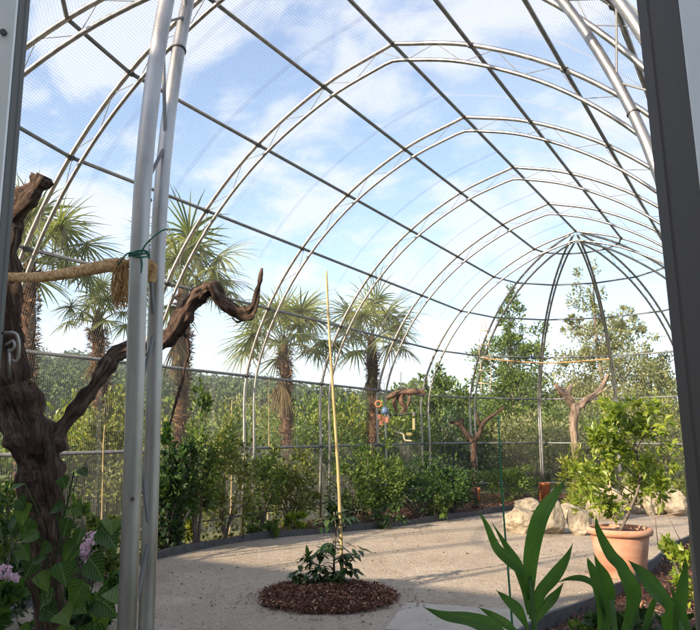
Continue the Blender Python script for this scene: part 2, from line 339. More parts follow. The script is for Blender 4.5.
# ------------------------------------------------------------------ ground and hills
def hill_h(x, y):
    r = math.hypot(x, y); az = math.degrees(math.atan2(-x, y))          # degrees left of +y
    a = 1/(1+math.exp(-(az-33)/6)); a2 = 1/(1+math.exp((az-118)/8))
    h1 = 24.5*a*a2*min(1, max(0, (r-90)/230))**1.3*(1+.10*math.sin(az*.21+1)+.05*math.sin(az*.9))
    h0 = 7*min(1, max(0, (r-70)/200))*(.6+.4*math.sin(az*.13))
    return h1+h0-.12
radii = [0, 6, 12, 20, 30, 45, 70, 90, 120, 150, 180, 220, 260, 300, 340, 420, 600, 900]
NA = 120; gm = MB(); V = []; 
for r in radii:
    for k in range(NA):
        a = 2*math.pi*k/NA; x, y = -r*math.sin(a), r*math.cos(a)
        z = hill_h(x, y) if r > 60 else -.06-.06*min(1, r/60)
        if r >= 600: z = z*.6
        V.append((x, y, z))
gm.add(V, [(i*NA+k, i*NA+(k+1) % NA, (i+1)*NA+(k+1) % NA, (i+1)*NA+k) for i in range(len(radii)-1) for k in range(NA)])
tag(gm.build('ground', 'earth'), 'rough grassy ground outside the aviary', None, None, 'structure')
fh = MB(); V = []; N = 60
for j in range(7):
    for k in range(N+1):
        az = R(-40+k*120/N); r = 1500+j*120; hh = (62+16*math.sin(az*7)+8*math.sin(az*17+1))*math.sin(min(1, j/5)*math.pi/2)
        V.append((-r*math.sin(az), r*math.cos(az), hh-2))
fh.add(V, [(j*(N+1)+k, j*(N+1)+k+1, (j+1)*(N+1)+k+1, (j+1)*(N+1)+k) for j in range(6) for k in range(N)])
tag(fh.build('hills', 'hill_soil', smooth=True), 'distant blue green hills on the horizon', None, None, 'structure')
wm_ = MB(); ps = []; 
for _ in range(4600):
    az = R(random.uniform(10, 72)); r = 95+260*random.random()**.8; x, y = -r*math.sin(az), r*math.cos(az)
    if hill_h(x, y) < 1.5: continue
    ps.append((x, y, hill_h(x, y), random.choice((1.4, 2.4, 3.2, 4.2, 5.5))*random.uniform(.8, 1.2)))
for x, y, z, s_ in ps:
    k = 84; d = unit(k); d[:, 2] = np.abs(d[:, 2])
    pos = np.array([x, y, z+s_*.5])+d*np.array([s_*.6, s_*.6, s_*.8]); wm_.kites(pos, unit(k)+d*.3, s_*.17, s_*.13, nor=d+unit(k)*.4)
tag(wm_.build('woodland', 'far_wood'), 'dense green woodland covering the far hillside on the left', None, None, 'stuff')

# ------------------------------------------------------------------ the aviary
D = 2.1; NY = .11
prof = [(3.54, 0.), (3.54, 1.218), (3.53, 2.288), (3.159, 3.28), (2.565, 4.129), (1.795, 4.82), (.882, 5.326), (0., 5.594)]
RAIL7 = .27
pc = np.vstack([[(3.54, 0.), (3.54, .6)], bez(prof[1:], 6)])            # outer tube, ground to ridge
tg = np.gradient(pc, axis=0); tg /= np.linalg.norm(tg, axis=1)[:, None]
inn = np.stack([-tg[:, 1], tg[:, 0]], 1); inn[:, 0] = -np.abs(inn[:, 0]); inn[:, 1] = -np.abs(inn[:, 1])
pci = pc+inn*.18; pci[-1] = (0, pc[-1, 1]-.20)
pci = pci[(pci[:, 0] > -1e-6)]
TR = .024
aviary = thing('aviary', (0, 5.25, 0), 'galvanised steel tube aviary with pointed barrel vault, domed ends and fine wire netting', 'aviary')
def lacing(mb, A, B, r=.0045, step=.34):
    def arc(Q):
        L = np.concatenate([[0], np.cumsum(np.linalg.norm(np.diff(Q, axis=0), axis=1))]); return L
    LA, LB = arc(A), arc(B); n = int(LA[-1]/step)
    pts = []
    for i in range(1, n):
        t = i/n; Q, L = (A, LA) if i % 2 else (B, LB)
        pts.append([np.interp(t*L[-1], L, Q[:, j]) for j in range(3)])
    mb.tube(pts, r, 5)
def full(pr, y):
    l = np.array([(-x, y, z) for x, z in pr]); r = np.array([(x, y, z) for x, z in pr[::-1][1:]]); return np.vstack([l, r])
for k in range(0, 6):
    y = k*D if k else NY
    mb = MB(); o_ = full(pc, y); i_ = full(pci, y); mb.tube(o_, TR, 10)
    a = mb.build('arch', 'galvanised', aviary, True)
    mb = MB(); mb.tube(i_, TR*.85, 10); mb.build('inner_tube', 'galvanised', a, True)
    mb = MB(); lacing(mb, o_, i_); mb.build('lacing', 'galvanised_dull', a, True)
    for sx in (-1, 1):
        for x, z in prof[1:]:
            if x == 0 and sx > 0: continue
            MB().box((sx*x, y, z), (.054, .06, .054), M=np.array(Matrix.Rotation(.6, 3, 'Y'))).build('clamp', 'clamp_steel', a)
def rib(cy, ang, bold=1., sway=0.):
    def pl(pr): return np.array([(-x*math.cos(ang+sway*z), cy+x*math.sin(ang+sway*z), z) for x, z in pr if x > .02])
    o_ = pl(pc); i_ = pl(pci)
    mb = MB(); mb.tube(o_, TR*bold, 14); a = mb.build('rib', 'galvanised', aviary, True)
    mb = MB(); mb.tube(i_, TR*bold*.92, 14); mb.build('inner_tube', 'galvanised', a, True)
    mb = MB(); lacing(mb, o_, i_, .006 if bold > 1 else .0045, .30); mb.build('lacing', 'galvanised_dull', a, True)
    return o_, i_
for k in range(1, 6): rib(5*D, R(30*k))
NEAR = {k: rib(NY, -R({4: 120.1, 5: 151.7}.get(k, 30*k)), 1.02 if k >= 4 else 1., R(.19) if k == 4 else 0.) for k in range(1, 6)}
for k in (4, 5):                                   # sleeve joints of the two front ribs
    o_, i_ = NEAR[k]
    for Q, zt in ((o_, 2.9), (i_, 2.72)):
        n_ = np.interp(zt, Q[:, 2], np.arange(len(Q))); j = int(n_); q = Q[j]+(Q[j+1]-Q[j])*(n_-j); d = Q[j+1]-Q[j]; d /= np.linalg.norm(d)
        MB().tube([q-d*.003, q+d*.003], .0262, 18).build('collar', 'clamp_steel', aviary)
mb = MB()
def near(Q, z): j = int(np.argmin(np.abs(Q[:, 2]-z))); return Q[j]
o_, i_ = NEAR[4]
for z in (1.28, 2.1, 2.34):
    a_ = np.array([np.interp(z, [o_[0, 2], o_[1, 2], o_[2, 2], o_[10, 2], o_[14, 2]], [o_[q, j] for q in (0, 1, 2, 10, 14)]) for j in range(3)])
    dd = (CAM-a_)*[1, 1, 0]; dd /= np.linalg.norm(dd); mb.tube([a_+dd*.022, a_+dd*.030], .006, 8)
mb.build('bolt_hole', 'dark_profile', aviary)
# purlins along the barrel and rings round both domes
def ringpts(x, z, cy, sgn, k0, k1): return [(-x*math.cos(R(30*k)), cy+sgn*x*math.sin(R(30*k)), z) for k in range(k0, k1+1)]
levels = prof[1:]+[(3.545, RAIL7)]
for x, z in levels:
    if x == 0.:
        MB().tube([(0, NY, z), (0, 5*D, z)], .021, 8).build('purlin', 'galvanised_dull', aviary, True); continue
    for sx in (-1, 1):
        MB().tube([(sx*x, NY, z), (sx*x, 5*D, z)], .021, 8).build('purlin', 'galvanised_dull', aviary, True)
    mb = MB()
    for k in range(6):
        mb.tube(ringpts(x, z, 5*D, 1, k, k+1), .019, 8)
    mb.build('ring', 'galvanised_dull', aviary, True)
    mb = MB()
    for k in range(6):
        if k in (3, 4) and z < 3.2: continue
        mb.tube(ringpts(x, z, NY, -1, k, k+1), .019, 8)
    mb.build('ring', 'galvanised_dull', aviary, True)
# netting: real crossing wires
SP = .028; WR = .00065
def wires(mb, A, B, r=WR):
    """triangular wires from A[i] to B[i]"""
    A = np.asarray(A, float); B = np.asarray(B, float); n = len(A)
    if n == 0: return
    d = B-A; d /= np.linalg.norm(d, axis=1)[:, None]+1e-12
    a = np.where(np.abs(d[:, 2:3]) < .8, np.array([[0, 0, 1.]]), np.array([[1., 0, 0]])); u = np.cross(d, a); u /= np.linalg.norm(u, axis=1)[:, None]; b = np.cross(d, u)
    V = []
    for Q in (A, B):
        for t in range(3):
            an = 2*math.pi*t/3; V.append(Q+(u*math.cos(an)+b*math.sin(an))*r)
    V = np.stack(V, 1).reshape(-1, 3); base = mb.n; mb.v.append(V); mb.n += 6*n; i = np.arange(n)*6+base
    for t in range(3):
        t2 = (t+1) % 3; mb.f += list(zip(i+t, i+t2, i+3+t2, i+3+t))
def trap(mb, a0, a1, b0, b1, sp=SP, spx=None):
    """netting on the flat panel a0-a1 (bottom) b0-b1 (top)"""
    a0, a1, b0, b1 = [np.array(q, float) for q in (a0, a1, b0, b1)]
    h = np.linalg.norm((a0+a1-b0-b1)/2); n = max(1, int(round(h/sp))); t = (np.arange(n)+.5)/n
    wires(mb, a0+(b0-a0)*t[:, None], a1+(b1-a1)*t[:, None])
    wa = np.linalg.norm(a1-a0); wb = np.linalg.norm(b1-b0); spx = spx or sp; k = int(wa/2/spx)
    mA, mB = (a0+a1)/2, (b0+b1)/2; e = (a1-a0)/(wa+1e-9)
    xs = (np.arange(-k, k)+.5)*spx; A = mA+e*xs[:, None]
    tt = np.where(np.abs(xs) <= wb/2, 1., np.clip((wa/2-np.abs(xs))/max(1e-6, (wa-wb)/2), 0, 1))
    Bt = (mB-mA)*tt[:, None]+A; wires(mb, A, Bt)
pn = [(3.555, 0.02)]+[(x+.012, z+.015) for x, z in pc[2:]]; pn[-1] = (0., 5.615)
yb = [NY]+[k*D for k in range(1, 6)]
for b in range(5):
    mb = MB()
    for sx in (-1, 1):
        for i in range(len(pn)-1):
            (x0, z0), (x1, z1) = pn[i], pn[i+1]
            trap(mb, (sx*x0, yb[b], z0), (sx*x0, yb[b+1], z0), (sx*x1, yb[b], z1), (sx*x1, yb[b+1], z1))
            for ys in (yb[b]+.35, yb[b]+1.38):                          # overlapping seam of two rolls
                q = np.array([0, .014, .028, .042, .056]); A = np.stack([np.full(5, sx*x0), ys+q, np.full(5, z0)], 1); B = np.stack([np.full(5, sx*x1), ys+q, np.full(5, z1)], 1)
                wires(mb, A, B, .0006)
    mb.build('netting', 'netting_wire', aviary)
ctrl = [(3.555, 0.02)]+[(x+.012, z+.015) for x, z in prof[1:-1]]+[(.05, 5.6)]
for cy, sg in ((5*D, 1), (NY, -1)):
    for k in range(6):
        mb = MB()
        for i in range(len(pn)-1):
            (x0, z0), (x1, z1) = pn[i], pn[i+1]
            if sg < 0 and k in (3, 4) and z0 < 3.2: continue
            f = lambda x, z, kk: (-x*math.cos(R(30*kk)), cy+sg*x*math.sin(R(30*kk)), z)
            trap(mb, f(x0, z0, k), f(x0, z0, k+1), f(x1, z1, k), f(x1, z1, k+1))
        mb.build('netting', 'netting_wire', aviary)
# extra finer mesh along the foot of the walls
mb = MB()
for sx in (-1, 1): trap(mb, (sx*3.565, NY, 0.02), (sx*3.565, 5*D, .02), (sx*3.565, NY, 1.2), (sx*3.565, 5*D, 1.2), .02, .02)
mb.build('foot_netting', 'galvanised_dull', aviary)

# ------------------------------------------------------------------ path, beds, edging
def sheet(name, outline, z, mat, label):
    import bmesh
    bm = bmesh.new(); vs = [bm.verts.new((x, y, z)) for x, y in outline]; bm.faces.new(vs)
    bmesh.ops.triangulate(bm, faces=bm.faces[:]); me = bpy.data.meshes.new(name); bm.to_mesh(me); bm.free(); me.materials.append(MATS[mat])
    o = bpy.data.objects.new(name, me); C.objects.link(o); return tag(o, label, None, None, 'structure')
edgeL = bez([(1.2, -6.5), (.2, -4.2), (-.9, -2.4), (-1.95, -.7), (-2.4, .05), (-2.85, 1.25), (-3.05, 2.3), (-3.0, 3.7), (-2.47, 4.88), (-1.95, 6.12), (-1.5, 7.84), (-1.2, 9.3), (-.9, 10.6), (-.2, 11.5), (1.0, 12.0), (2.6, 12.2)], 6)
edgeR = bez([(2.95, 9.5), (2.45, 8.0), (2.1, 6.39), (2.0, 4.9), (1.96, 3.56), (1.86, 2.5), (1.66, 1.4), (1.55, .2), (1.7, -1.0), (2.3, -2.2), (3.2, -3.0)], 6)
soil_o = full(pc, 0)
inside = [(-3.5, NY)]+[(-3.5, 10.5)]+[(-3.5*math.cos(R(a)), 10.5+3.5*math.sin(R(a))) for a in range(10, 180, 10)]+[(3.5, 10.5), (3.5, NY)]+[(3.5*math.cos(R(a)), NY-3.5*math.sin(R(a))) for a in range(10, 180, 10)]
sheet('bed_soil', inside, 0.0, 'soil', 'dark red brown soil of the planting beds')
path_out = list(map(tuple, edgeL))+[(3.4, 11.9), (3.45, 9.8)]+list(map(tuple, edgeR))+[(3.9, -4.5), (3.8, -6.5)]
# gravel path with gentle undulation: grid clipped to the outline
def in_poly(x, y, poly):
    c = False; n = len(poly); j = n-1
    for i in range(n):
        xi, yi = poly[i]; xj, yj = poly[j]
        if (yi > y) != (yj > y) and x < (xj-xi)*(y-yi)/(yj-yi)+xi: c = not c
        j = i
    return c
sheet('path', path_out, .012, 'gravel', 'pale sandy gravel path winding through the aviary')
mb = MB(); pos = []
while len(pos) < 9000:
    x, y = random.uniform(-3, 3.4), random.uniform(-2.5, 12)
    if in_poly(x, y, path_out): pos.append((x, y, .012))
pos = np.array(pos); d = unit(len(pos)); d[:, 2] *= .3
sz = RNG.uniform(.006, .02, len(pos)); mb.kites(pos+np.array([0, 0, .003]), d, sz, sz*.8, nor=np.tile([0, 0, 1.], (len(pos), 1)), fold=.4)
tag(mb.build('gravel_chips', 'pebble'), 'loose stone chips scattered on the gravel path', None, None, 'stuff')
def litter():
    pos = []
    while len(pos) < 420:
        x, y = random.uniform(-3, 3), random.uniform(-2, 11.5)
        if in_poly(x, y, path_out) and noise.noise(Vector((x*1.3, y*1.3, 3))) > -.05: pos.append((x, y, .016))
    d = unit(len(pos)); d[:, 2] *= .15; L = RNG.uniform(.015, .05, len(pos))
    tag(MB().kites(np.array(pos), d, L, L*.45, nor=np.tile([0, 0, 1.], (len(pos), 1))+unit(len(pos))*.3, fold=.3).build('leaf_litter', 'mulch'), 'fallen brown leaf bits strewn over the gravel', None, None, 'stuff')
litter()
def edging(line, h, wd, label, z0=.0):
    p = np.asarray(line); t = np.gradient(p, axis=0); t /= np.linalg.norm(t, axis=1)[:, None]; nn = np.stack([-t[:, 1], t[:, 0]], 1)
    mb = MB(); V = []
    for i in range(len(p)):
        hz_ = h+.012*math.sin(i*.9)
        for s_, z in ((-1, z0), (-1, hz_), (1, hz_), (1, z0)): V.append((*(p[i]+nn[i]*wd*.5*s_), z))
    mb.add(V, [(i*4+k, i*4+(k+1) % 4, i*4+4+(k+1) % 4, i*4+4+k) for i in range(len(p)-1) for k in range(4)])
    o = mb.build('bed_edging', 'rubber_edging', org=(*p[0], 0)); return tag(o, label, 'edging')
edging(edgeL, .10, .03, 'long dark grey edging strip curving along the left bed and the back of the path')
edging(edgeR, .11, .03, 'short black edging strip curving round the mulched bed behind the terracotta pot')
def chips(name, test, n, z, label, bx, sz=(.03, .075), hump=None):
    pos = []; tries = 0
    while len(pos) < n and tries < n*40:
        tries += 1; x, y = random.uniform(bx[0], bx[1]), random.uniform(bx[2], bx[3])
        if test(x, y): pos.append((x, y, z+(hump(x, y) if hump else 0)+random.uniform(0, .03)))
    pos = np.array(pos); m_ = len(pos); d = unit(m_); d[:, 2] *= .45; L = RNG.uniform(*sz, m_)
    mb = MB(); mb.kites(pos, d, L, L*RNG.uniform(.25, .6, m_), nor=unit(m_)*.5+np.array([0, 0, 1.]))
    return mb, name, label
inp = [tuple(q) for q in inside]
lb = lambda x, y: in_poly(x, y, inp) and not in_poly(x, y, path_out)
mb, _, _ = chips('mulch', lb, 40000, .01, '', (-3.5, 3.5, -3.4, 14), (.02, .055))
tag(mb.build('bark_mulch', 'mulch'), 'red brown bark mulch covering the planting beds', None, None, 'stuff')

# round mulched bed with sapling
BC = np.array([-.30, 1.32]); hump = lambda x, y: .07*max(0, 1-((x-BC[0])**2+(y-BC[1])**2)/.42)
circ = lambda x, y: math.hypot(x-BC[0], y-BC[1]) < .61*(1+.09*noise.noise(Vector((x*3, y*3, 0))))
mb = MB(); V = [(BC[0], BC[1], .09)]; 
for j in range(1, 6):
    for k in range(36):
        a = 2*math.pi*k/36; r = (.57+.035*math.sin(a*5)+.03*math.sin(a*9+1))*j/5; V.append((BC[0]+r*math.cos(a), BC[1]+r*math.sin(a), .014+(0 if j == 5 else hump(BC[0]+r*math.cos(a), BC[1]+r*math.sin(a)))))
Fs = [(0, 1+k, 1+(k+1) % 36) for k in range(36)]+[(1+j*36+k, 1+(j+1)*36+k, 1+(j+1)*36+(k+1) % 36, 1+j*36+(k+1) % 36) for j in range(4) for k in range(36)]
mb.add(V, Fs); tag(mb.build('planting_circle', 'soil'), 'round patch of soil in the gravel', None, None, 'structure')
mb, _, _ = chips('mulch', circ, 11000, .02, '', (-1.1, .5, .5, 2.1), (.015, .045), hump)
ro = unit(420); ro[:, 2] = 0; ro /= np.linalg.norm(ro, axis=1)[:, None]+1e-9
pp = np.array([BC[0], BC[1], .02])+ro*(.56+.3*RNG.uniform(0, 1, 420)**2.2)[:, None]; d = unit(420); d[:, 2] *= .1
mb.kites(pp, d, RNG.uniform(.015, .045, 420), .014, nor=np.tile([0, 0, 1.], (420, 1)))
tag(mb.build('bark_mulch', 'mulch'), 'mound of dark red bark mulch round the staked sapling', None, None, 'stuff')
# slab
q = [(.38, 1.49), (1.42, 1.80), (1.62, 1.0), (.62, .66)]
mb = MB(); mb.add([(x, y, z) for z in (.005, .019) for x, y in q], [(0, 3, 2, 1), (4, 5, 6, 7), (0, 1, 5, 4), (1, 2, 6, 5), (2, 3, 7, 6), (3, 0, 4, 7)])
tag(mb.build('paving_slab', 'slab_concrete', org=(1, 1.2, 0)), 'flat pale concrete slab lying in the gravel beside the round mulch patch', 'paving slab')

# ------------------------------------------------------------------ plants
def bush_leaves(mb, c, rad, n, L, W, up=.3, clump=.35, nc=None, flat=1.):
    """leaf clumps through an ellipsoid volume"""
    c = np.array(c, float); rad = np.array(rad, float); nc = nc or max(6, n//45)
    cc = unit(nc)*(RNG.uniform(.25, 1., nc)**.5)[:, None]
    cc *= (1+.25*RNG.normal(size=nc))[:, None].clip(.5, 1.3)
    ix = RNG.integers(0, nc, n); off = unit(n)*(RNG.uniform(0, 1, n)**.5)[:, None]*clump*RNG.uniform(.5, 1.2, nc)[ix][:, None]
    q = cc[ix]+off; pos = c+q*rad; d = q*.6+unit(n)*.7+np.array([0, 0, up])
    l = L*RNG.uniform(.6, 1.25, n); mb.kites(pos, d, l, l*W/L); return [c+x*rad for x in cc]
def shrub(name, base, h, r, n, L, W, mat, label, cat='shrub', group=None, stems=9, barkm='bark_grey', lean=(0, 0), low=.25):
    base = np.array(base, float); root = thing(name, base, label, cat, group); lf = MB(); st = MB()
    c = base+np.array([lean[0], lean[1], h*(.5+low*.4)])
    tips = bush_leaves(lf, c, (r, r, h*(.5-low*.2)), n, L, W)
    random.shuffle(tips)
    for t in tips[:stems]:
        mid = base+(t-base)*.5+np.array([random.uniform(-.1, .1)*r, random.uniform(-.1, .1)*r, h*.08])
        st.tube(bez([base+unit(1)[0]*[.03, .03, 0], mid, t], 4), np.linspace(.012+.006*h, .004, 9), 5)
    lf.build('foliage', mat, root); st.build('stem', barkm, root, True); return root
def tree(name, base, h, lobes, n, L, W, mat, barkm, label, tr=.12, cat='tree', group=None, twigs=60, clump=.3, lobe_n=None):
    """lobes: (dx,dy,z,rx,ry,rz) round the base"""
    base = np.array(base, float); root = thing(name, base, label, cat, group); lf = MB(); tk = MB(); br = MB()
    top = base+np.array([lobes[-1][0]*.6, lobes[-1][1]*.6, h*.93]); 
    axis = bez([base, base+(top-base)*.33+np.array([.1, .05, 0])*h*.12, base+(top-base)*.66-np.array([.08, .1, 0])*h*.08, top], 6)
    tk.tube(axis, np.linspace(tr, tr*.12, len(axis)), 10, rough=.15)
    vol = np.array([l[3]*l[4]*l[5] for l in lobes])**.75; vol /= vol.sum()
    for l, vv in zip(lobes, vol):
        c = base+np.array(l[:3]); tips = bush_leaves(lf, c, l[3:], int(n*vv), L, W, clump=clump*1.15, nc=max(8, int(n*vv/55)))
        j = int(np.argmin(np.abs(axis[:, 2]-(c[2]-l[5]*.7)))); s0 = axis[j]
        br.tube(bez([s0, (s0+c)/2+np.array([0, 0, -.05*h]), c], 4), np.linspace(tr*.45, tr*.12, 9), 7)
        for t in tips[:max(3, int(twigs*vv))]:
            s1 = s0+(c-s0)*random.uniform(.3, 1)
            br.tube(bez([s1, (s1+t)/2+unit(1)[0]*.1*l[3], t], 3), np.linspace(tr*.16, tr*.03, 7), 4)
    tk.build('trunk', barkm, root, True); br.build('branch', barkm, root, True); lf.build('crown', mat, root); return root

# --- fan palms outside the left wall
def palm(base, crown, rad, label, seed, nf=30, lean=0., tr=.11):
    RNG2 = random.Random(seed); rad0 = rad; base = np.array(base, float); crown = np.array(crown, float)
    root = thing('fan_palm', base, label, 'palm tree', 'fan palms growing outside the aviary')
    ax = bez([base, base+(crown-base)*.5+np.array([.05, .04, 0]), crown-np.array([0, 0, .12])], 10)
    rr = np.array([tr*(.8+.35*(i/len(ax))) for i in range(len(ax))])
    tk = MB(); tk.tube(ax, rr*.85, 14, rough=.25, seed=seed); tk.tube([ax[-1]-[0, 0, .05], ax[-1]+[0, 0, .08], ax[-1]+[0, 0, .22], ax[-1]+[0, 0, .34]], [tr*.9, tr*.85, tr*.5, .02], 10, rough=.3); t_ = tk.build('trunk', 'bark_palm', root, True)
    n = 1500; i = RNG.integers(1, len(ax)-1, n); fr = RNG.uniform(0, 1, n)[:, None]; p = ax[i]*(1-fr)+ax[i+1]*fr
    an = RNG.uniform(0, 2*math.pi, n); dv = np.stack([np.cos(an), np.sin(an), RNG.uniform(-.5, 1.1, n)], 1)
    mb = MB(); l = RNG.uniform(.10, .22, n)*(rr[i]/.17); mb.kites(p+dv*np.array([1, 1, 0])*rr[i][:, None]*.8, dv+unit(n)*.3, l, l*.16, nor=dv+unit(n)*.3)
    mb.build('trunk_fibre', 'palm_fibre', t_)
    for k in range(nf):
        az = k*2.39996+RNG2.uniform(-.25, .25); el = R(82-96*(k/nf)**.9+RNG2.uniform(-8, 8)); dry = k >= nf-1
        if dry: el = R(-83+RNG2.uniform(-4, 4))
        d = np.array([math.cos(az)*math.cos(el), math.sin(az)*math.cos(el), math.sin(el)]); rad = rad0*RNG2.uniform(.78, 1.12)
        pl_ = rad*RNG2.uniform(.42, .56); mb = MB(); b0 = crown+d*np.array([.08, .08, .05])
        mid = b0+d*pl_*.6+np.array([0, 0, .02]); hub = b0+d*pl_+np.array([0, 0, -.07*pl_*math.cos(el)])
        pe = bez([b0, mid, hub], 4); mb.tube(pe, np.linspace(.014, .008, len(pe)), 5)
        h = hub-mid; h /= np.linalg.norm(h); sd_ = np.cross(h, [0, 0, 1.]); 
        if np.linalg.norm(sd_) < .2: sd_ = np.array([math.sin(az), -math.cos(az), 0.])
        sd_ /= np.linalg.norm(sd_); roll = RNG2.uniform(-.5, .5); up = np.cross(sd_, h); sd2 = sd_*math.cos(roll)+up*math.sin(roll); up = np.cross(sd2, h)
        ns = 30; FL = rad*RNG2.uniform(.48, .6)
        for q in range(ns):
            a = R((-155+310*q/(ns-1))*(.33 if dry else 1)); dd = h*math.cos(a)+sd2*math.sin(a); fold = -.25*abs(math.sin(a)) 
            dd = dd+up*(-.12+.1*math.cos(a)); Ls = FL*(.62+.38*math.cos(a*.5))*RNG2.uniform(.8, 1.08)
            mb.blade(hub, dd, up, Ls, FL*.052, bend=(.75 if not dry else 1.4)*RNG2.uniform(.3, 1.6), seg=4, fold=.5*(1 if q % 2 else -.2),
                     prof=lambda t: min(1, .35+2.2*t)*(1-t**2.2))
        fo = mb.build('frond', 'palm_frond_dry' if dry else 'palm_frond', root)
        if dry: fo['label'] = 'dry brown hanging frond'
def at(u, d): p = P(u, 434, d); return (p[0], p[1], -.1)
def crownat(u, v, d): return P(u, v, d)
palm(at(20, 10.4), crownat(30, 262, 10.2), 1.45, 'leftmost fan palm, its fronds above the thick rope', 3, 26)
palm(at(176, 12.2), crownat(184, 288, 12.0), 1.5, 'fan palm with crown behind the bare crooked branch end, right of the paired front posts', 5, 24)
palm(at(285, 15.0), crownat(284, 345, 15.0), 1.6, 'fan palm left of the tall bamboo cane, with upright brown trunk', 8, 24)
palm(at(369, 16.2), crownat(372, 341, 16.2), 1.6, 'rightmost fan palm, just right of the bamboo cane, shaggy trunk', 11, 24)
palm(at(104, 11.8), crownat(98, 322, 11.6), .95, 'lower fan palm with a crown between the rope and the steel rail', 14, 15)

# --- trees beyond the aviary
def base(u, d, z=-.1): p = P(u, 434, d); return np.array([p[0], p[1], z])
px = lambda n, d: n/FPX*d
def Z(v, d): return EYE+(434-v)/FPX*d
d = 25
tree('pale_tree', base(514, d), Z(300, d), [(-.2, 0, 1.6, 1.3, 1.2, 1.2), (.3, 0, 2.9, 1.2, 1.1, 1.1), (-.5, 0, 3.9, 1.1, 1., .9), (.5, .2, 4.6, .8, .9, .7), (0, 0, 5.6, .5, .5, .9)], 14000, .15, .06, 'leaf_mid', 'bark_grey',
     'tall narrow light green tree behind the rope ladder, left side of the far dome', .12, 'tree', 'tall trees behind the far dome')
d = 24
tree('airy_tree', base(607, d), Z(252, d), [(-.6, 0, 2.0, 1.5, 1.3, 1.3), (1.3, .3, 2.2, 1.3, 1.2, 1.2), (-1.0, 0, 3.6, 1.1, 1., .9), (.9, 0, 3.7, 1.3, 1.2, 1.), (.0, 0, 4.8, 1.0, 1., .8), (-1.0, .2, 5.2, .5, .5, .4), (.9, .2, 5.2, .6, .6, .55), (-.3, 0, 6.4, .5, .5, .9)], 19000, .13, .055, 'leaf_grey', 'bark_grey',
     'tallest tree, airy olive green, behind the right half of the far dome', .12, 'tree', 'tall trees behind the far dome')
d = 25
tree('airy_tree', base(655, d), Z(350, d), [(-.4, 0, 1.5, 1.5, 1.3, 1.4), (.4, 0, 2.8, 1.2, 1.2, 1.0), (0, 0, 3.7, .8, .7, .7)], 9000, .13, .055, 'leaf_olive', 'bark_grey',
     'shorter olive green tree at far right, beside the dark door profile', .1, 'tree', 'tall trees behind the far dome')
d = 22
tree('dense_tree', base(428, d), Z(362, d), [(-.7, 0, 1.3, 1.3, 1.2, 1.2), (.7, 0, 1.5, 1.2, 1.2, 1.2), (-.6, 0, 2.4, .9, .9, .7), (.5, 0, 2.7, .9, .9, .6), (0, 0, 3.1, .6, .6, .45)], 13000, .13, .075, 'leaf_mid', 'bark_grey',
     'rounded dense green tree behind the hanging toys', .12)
d = 23
tree('dense_tree', base(330, d), Z(388, d), [(-.9, 0, 1.2, 1.2, 1.2, 1.1), (.8, 0, 1.1, 1.3, 1.2, 1.2), (0, 0, 2.1, .9, .9, .6)], 5000, .13, .075, 'leaf_dark', 'bark_grey',
     'low dark green tree between the two middle fan palms', .12)
d = 17
d = 11.0
tree('dense_tree', base(104, d), Z(382, d), [(-.3, 0, .9, .65, .6, .8), (.3, 0, 1.0, .6, .6, .8), (0, 0, 1.75, .5, .5, .5)], 5000, .09, .045, 'leaf_olive', 'bark_grey',
     'rounded olive green tree outside the fence, left of the steel front posts', .06)
for i, (u, d, v, w_, mt, lab) in enumerate([
    (88, 13.5, 408, 1.4, 'leaf_yellow', 'bright yellow green shrub outside the wall right of the old vine trunk'),
    (215, 14.5, 414, 1.3, 'leaf_mid', 'green shrub outside the wall behind the ivy clad post'),
    (255, 19, 408, 1.5, 'leaf_olive', 'olive green shrub outside, left of the second palm trunk from the right'),
    (305, 17.5, 414, 1.3, 'leaf_mid', 'green shrub outside, right of the brown palm trunk'),
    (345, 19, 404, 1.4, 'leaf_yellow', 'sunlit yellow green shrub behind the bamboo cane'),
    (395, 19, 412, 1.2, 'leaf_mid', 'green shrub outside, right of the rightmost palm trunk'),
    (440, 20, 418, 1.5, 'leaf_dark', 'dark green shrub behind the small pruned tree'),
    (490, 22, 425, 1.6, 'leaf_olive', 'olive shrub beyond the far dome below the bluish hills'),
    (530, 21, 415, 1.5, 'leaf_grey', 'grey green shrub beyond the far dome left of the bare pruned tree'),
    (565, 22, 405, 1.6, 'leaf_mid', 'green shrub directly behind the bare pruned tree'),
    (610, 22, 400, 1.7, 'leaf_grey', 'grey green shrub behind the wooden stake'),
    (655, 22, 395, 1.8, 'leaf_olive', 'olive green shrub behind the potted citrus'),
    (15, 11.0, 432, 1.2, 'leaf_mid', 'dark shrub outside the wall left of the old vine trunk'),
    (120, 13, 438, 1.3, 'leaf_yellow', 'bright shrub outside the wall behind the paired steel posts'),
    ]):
    shrub('outer_shrub', base(u, d), Z(v, d)+.1, w_, 5200, .12, .06, mt, lab, 'shrub', 'shrubs outside the aviary', low=0.)

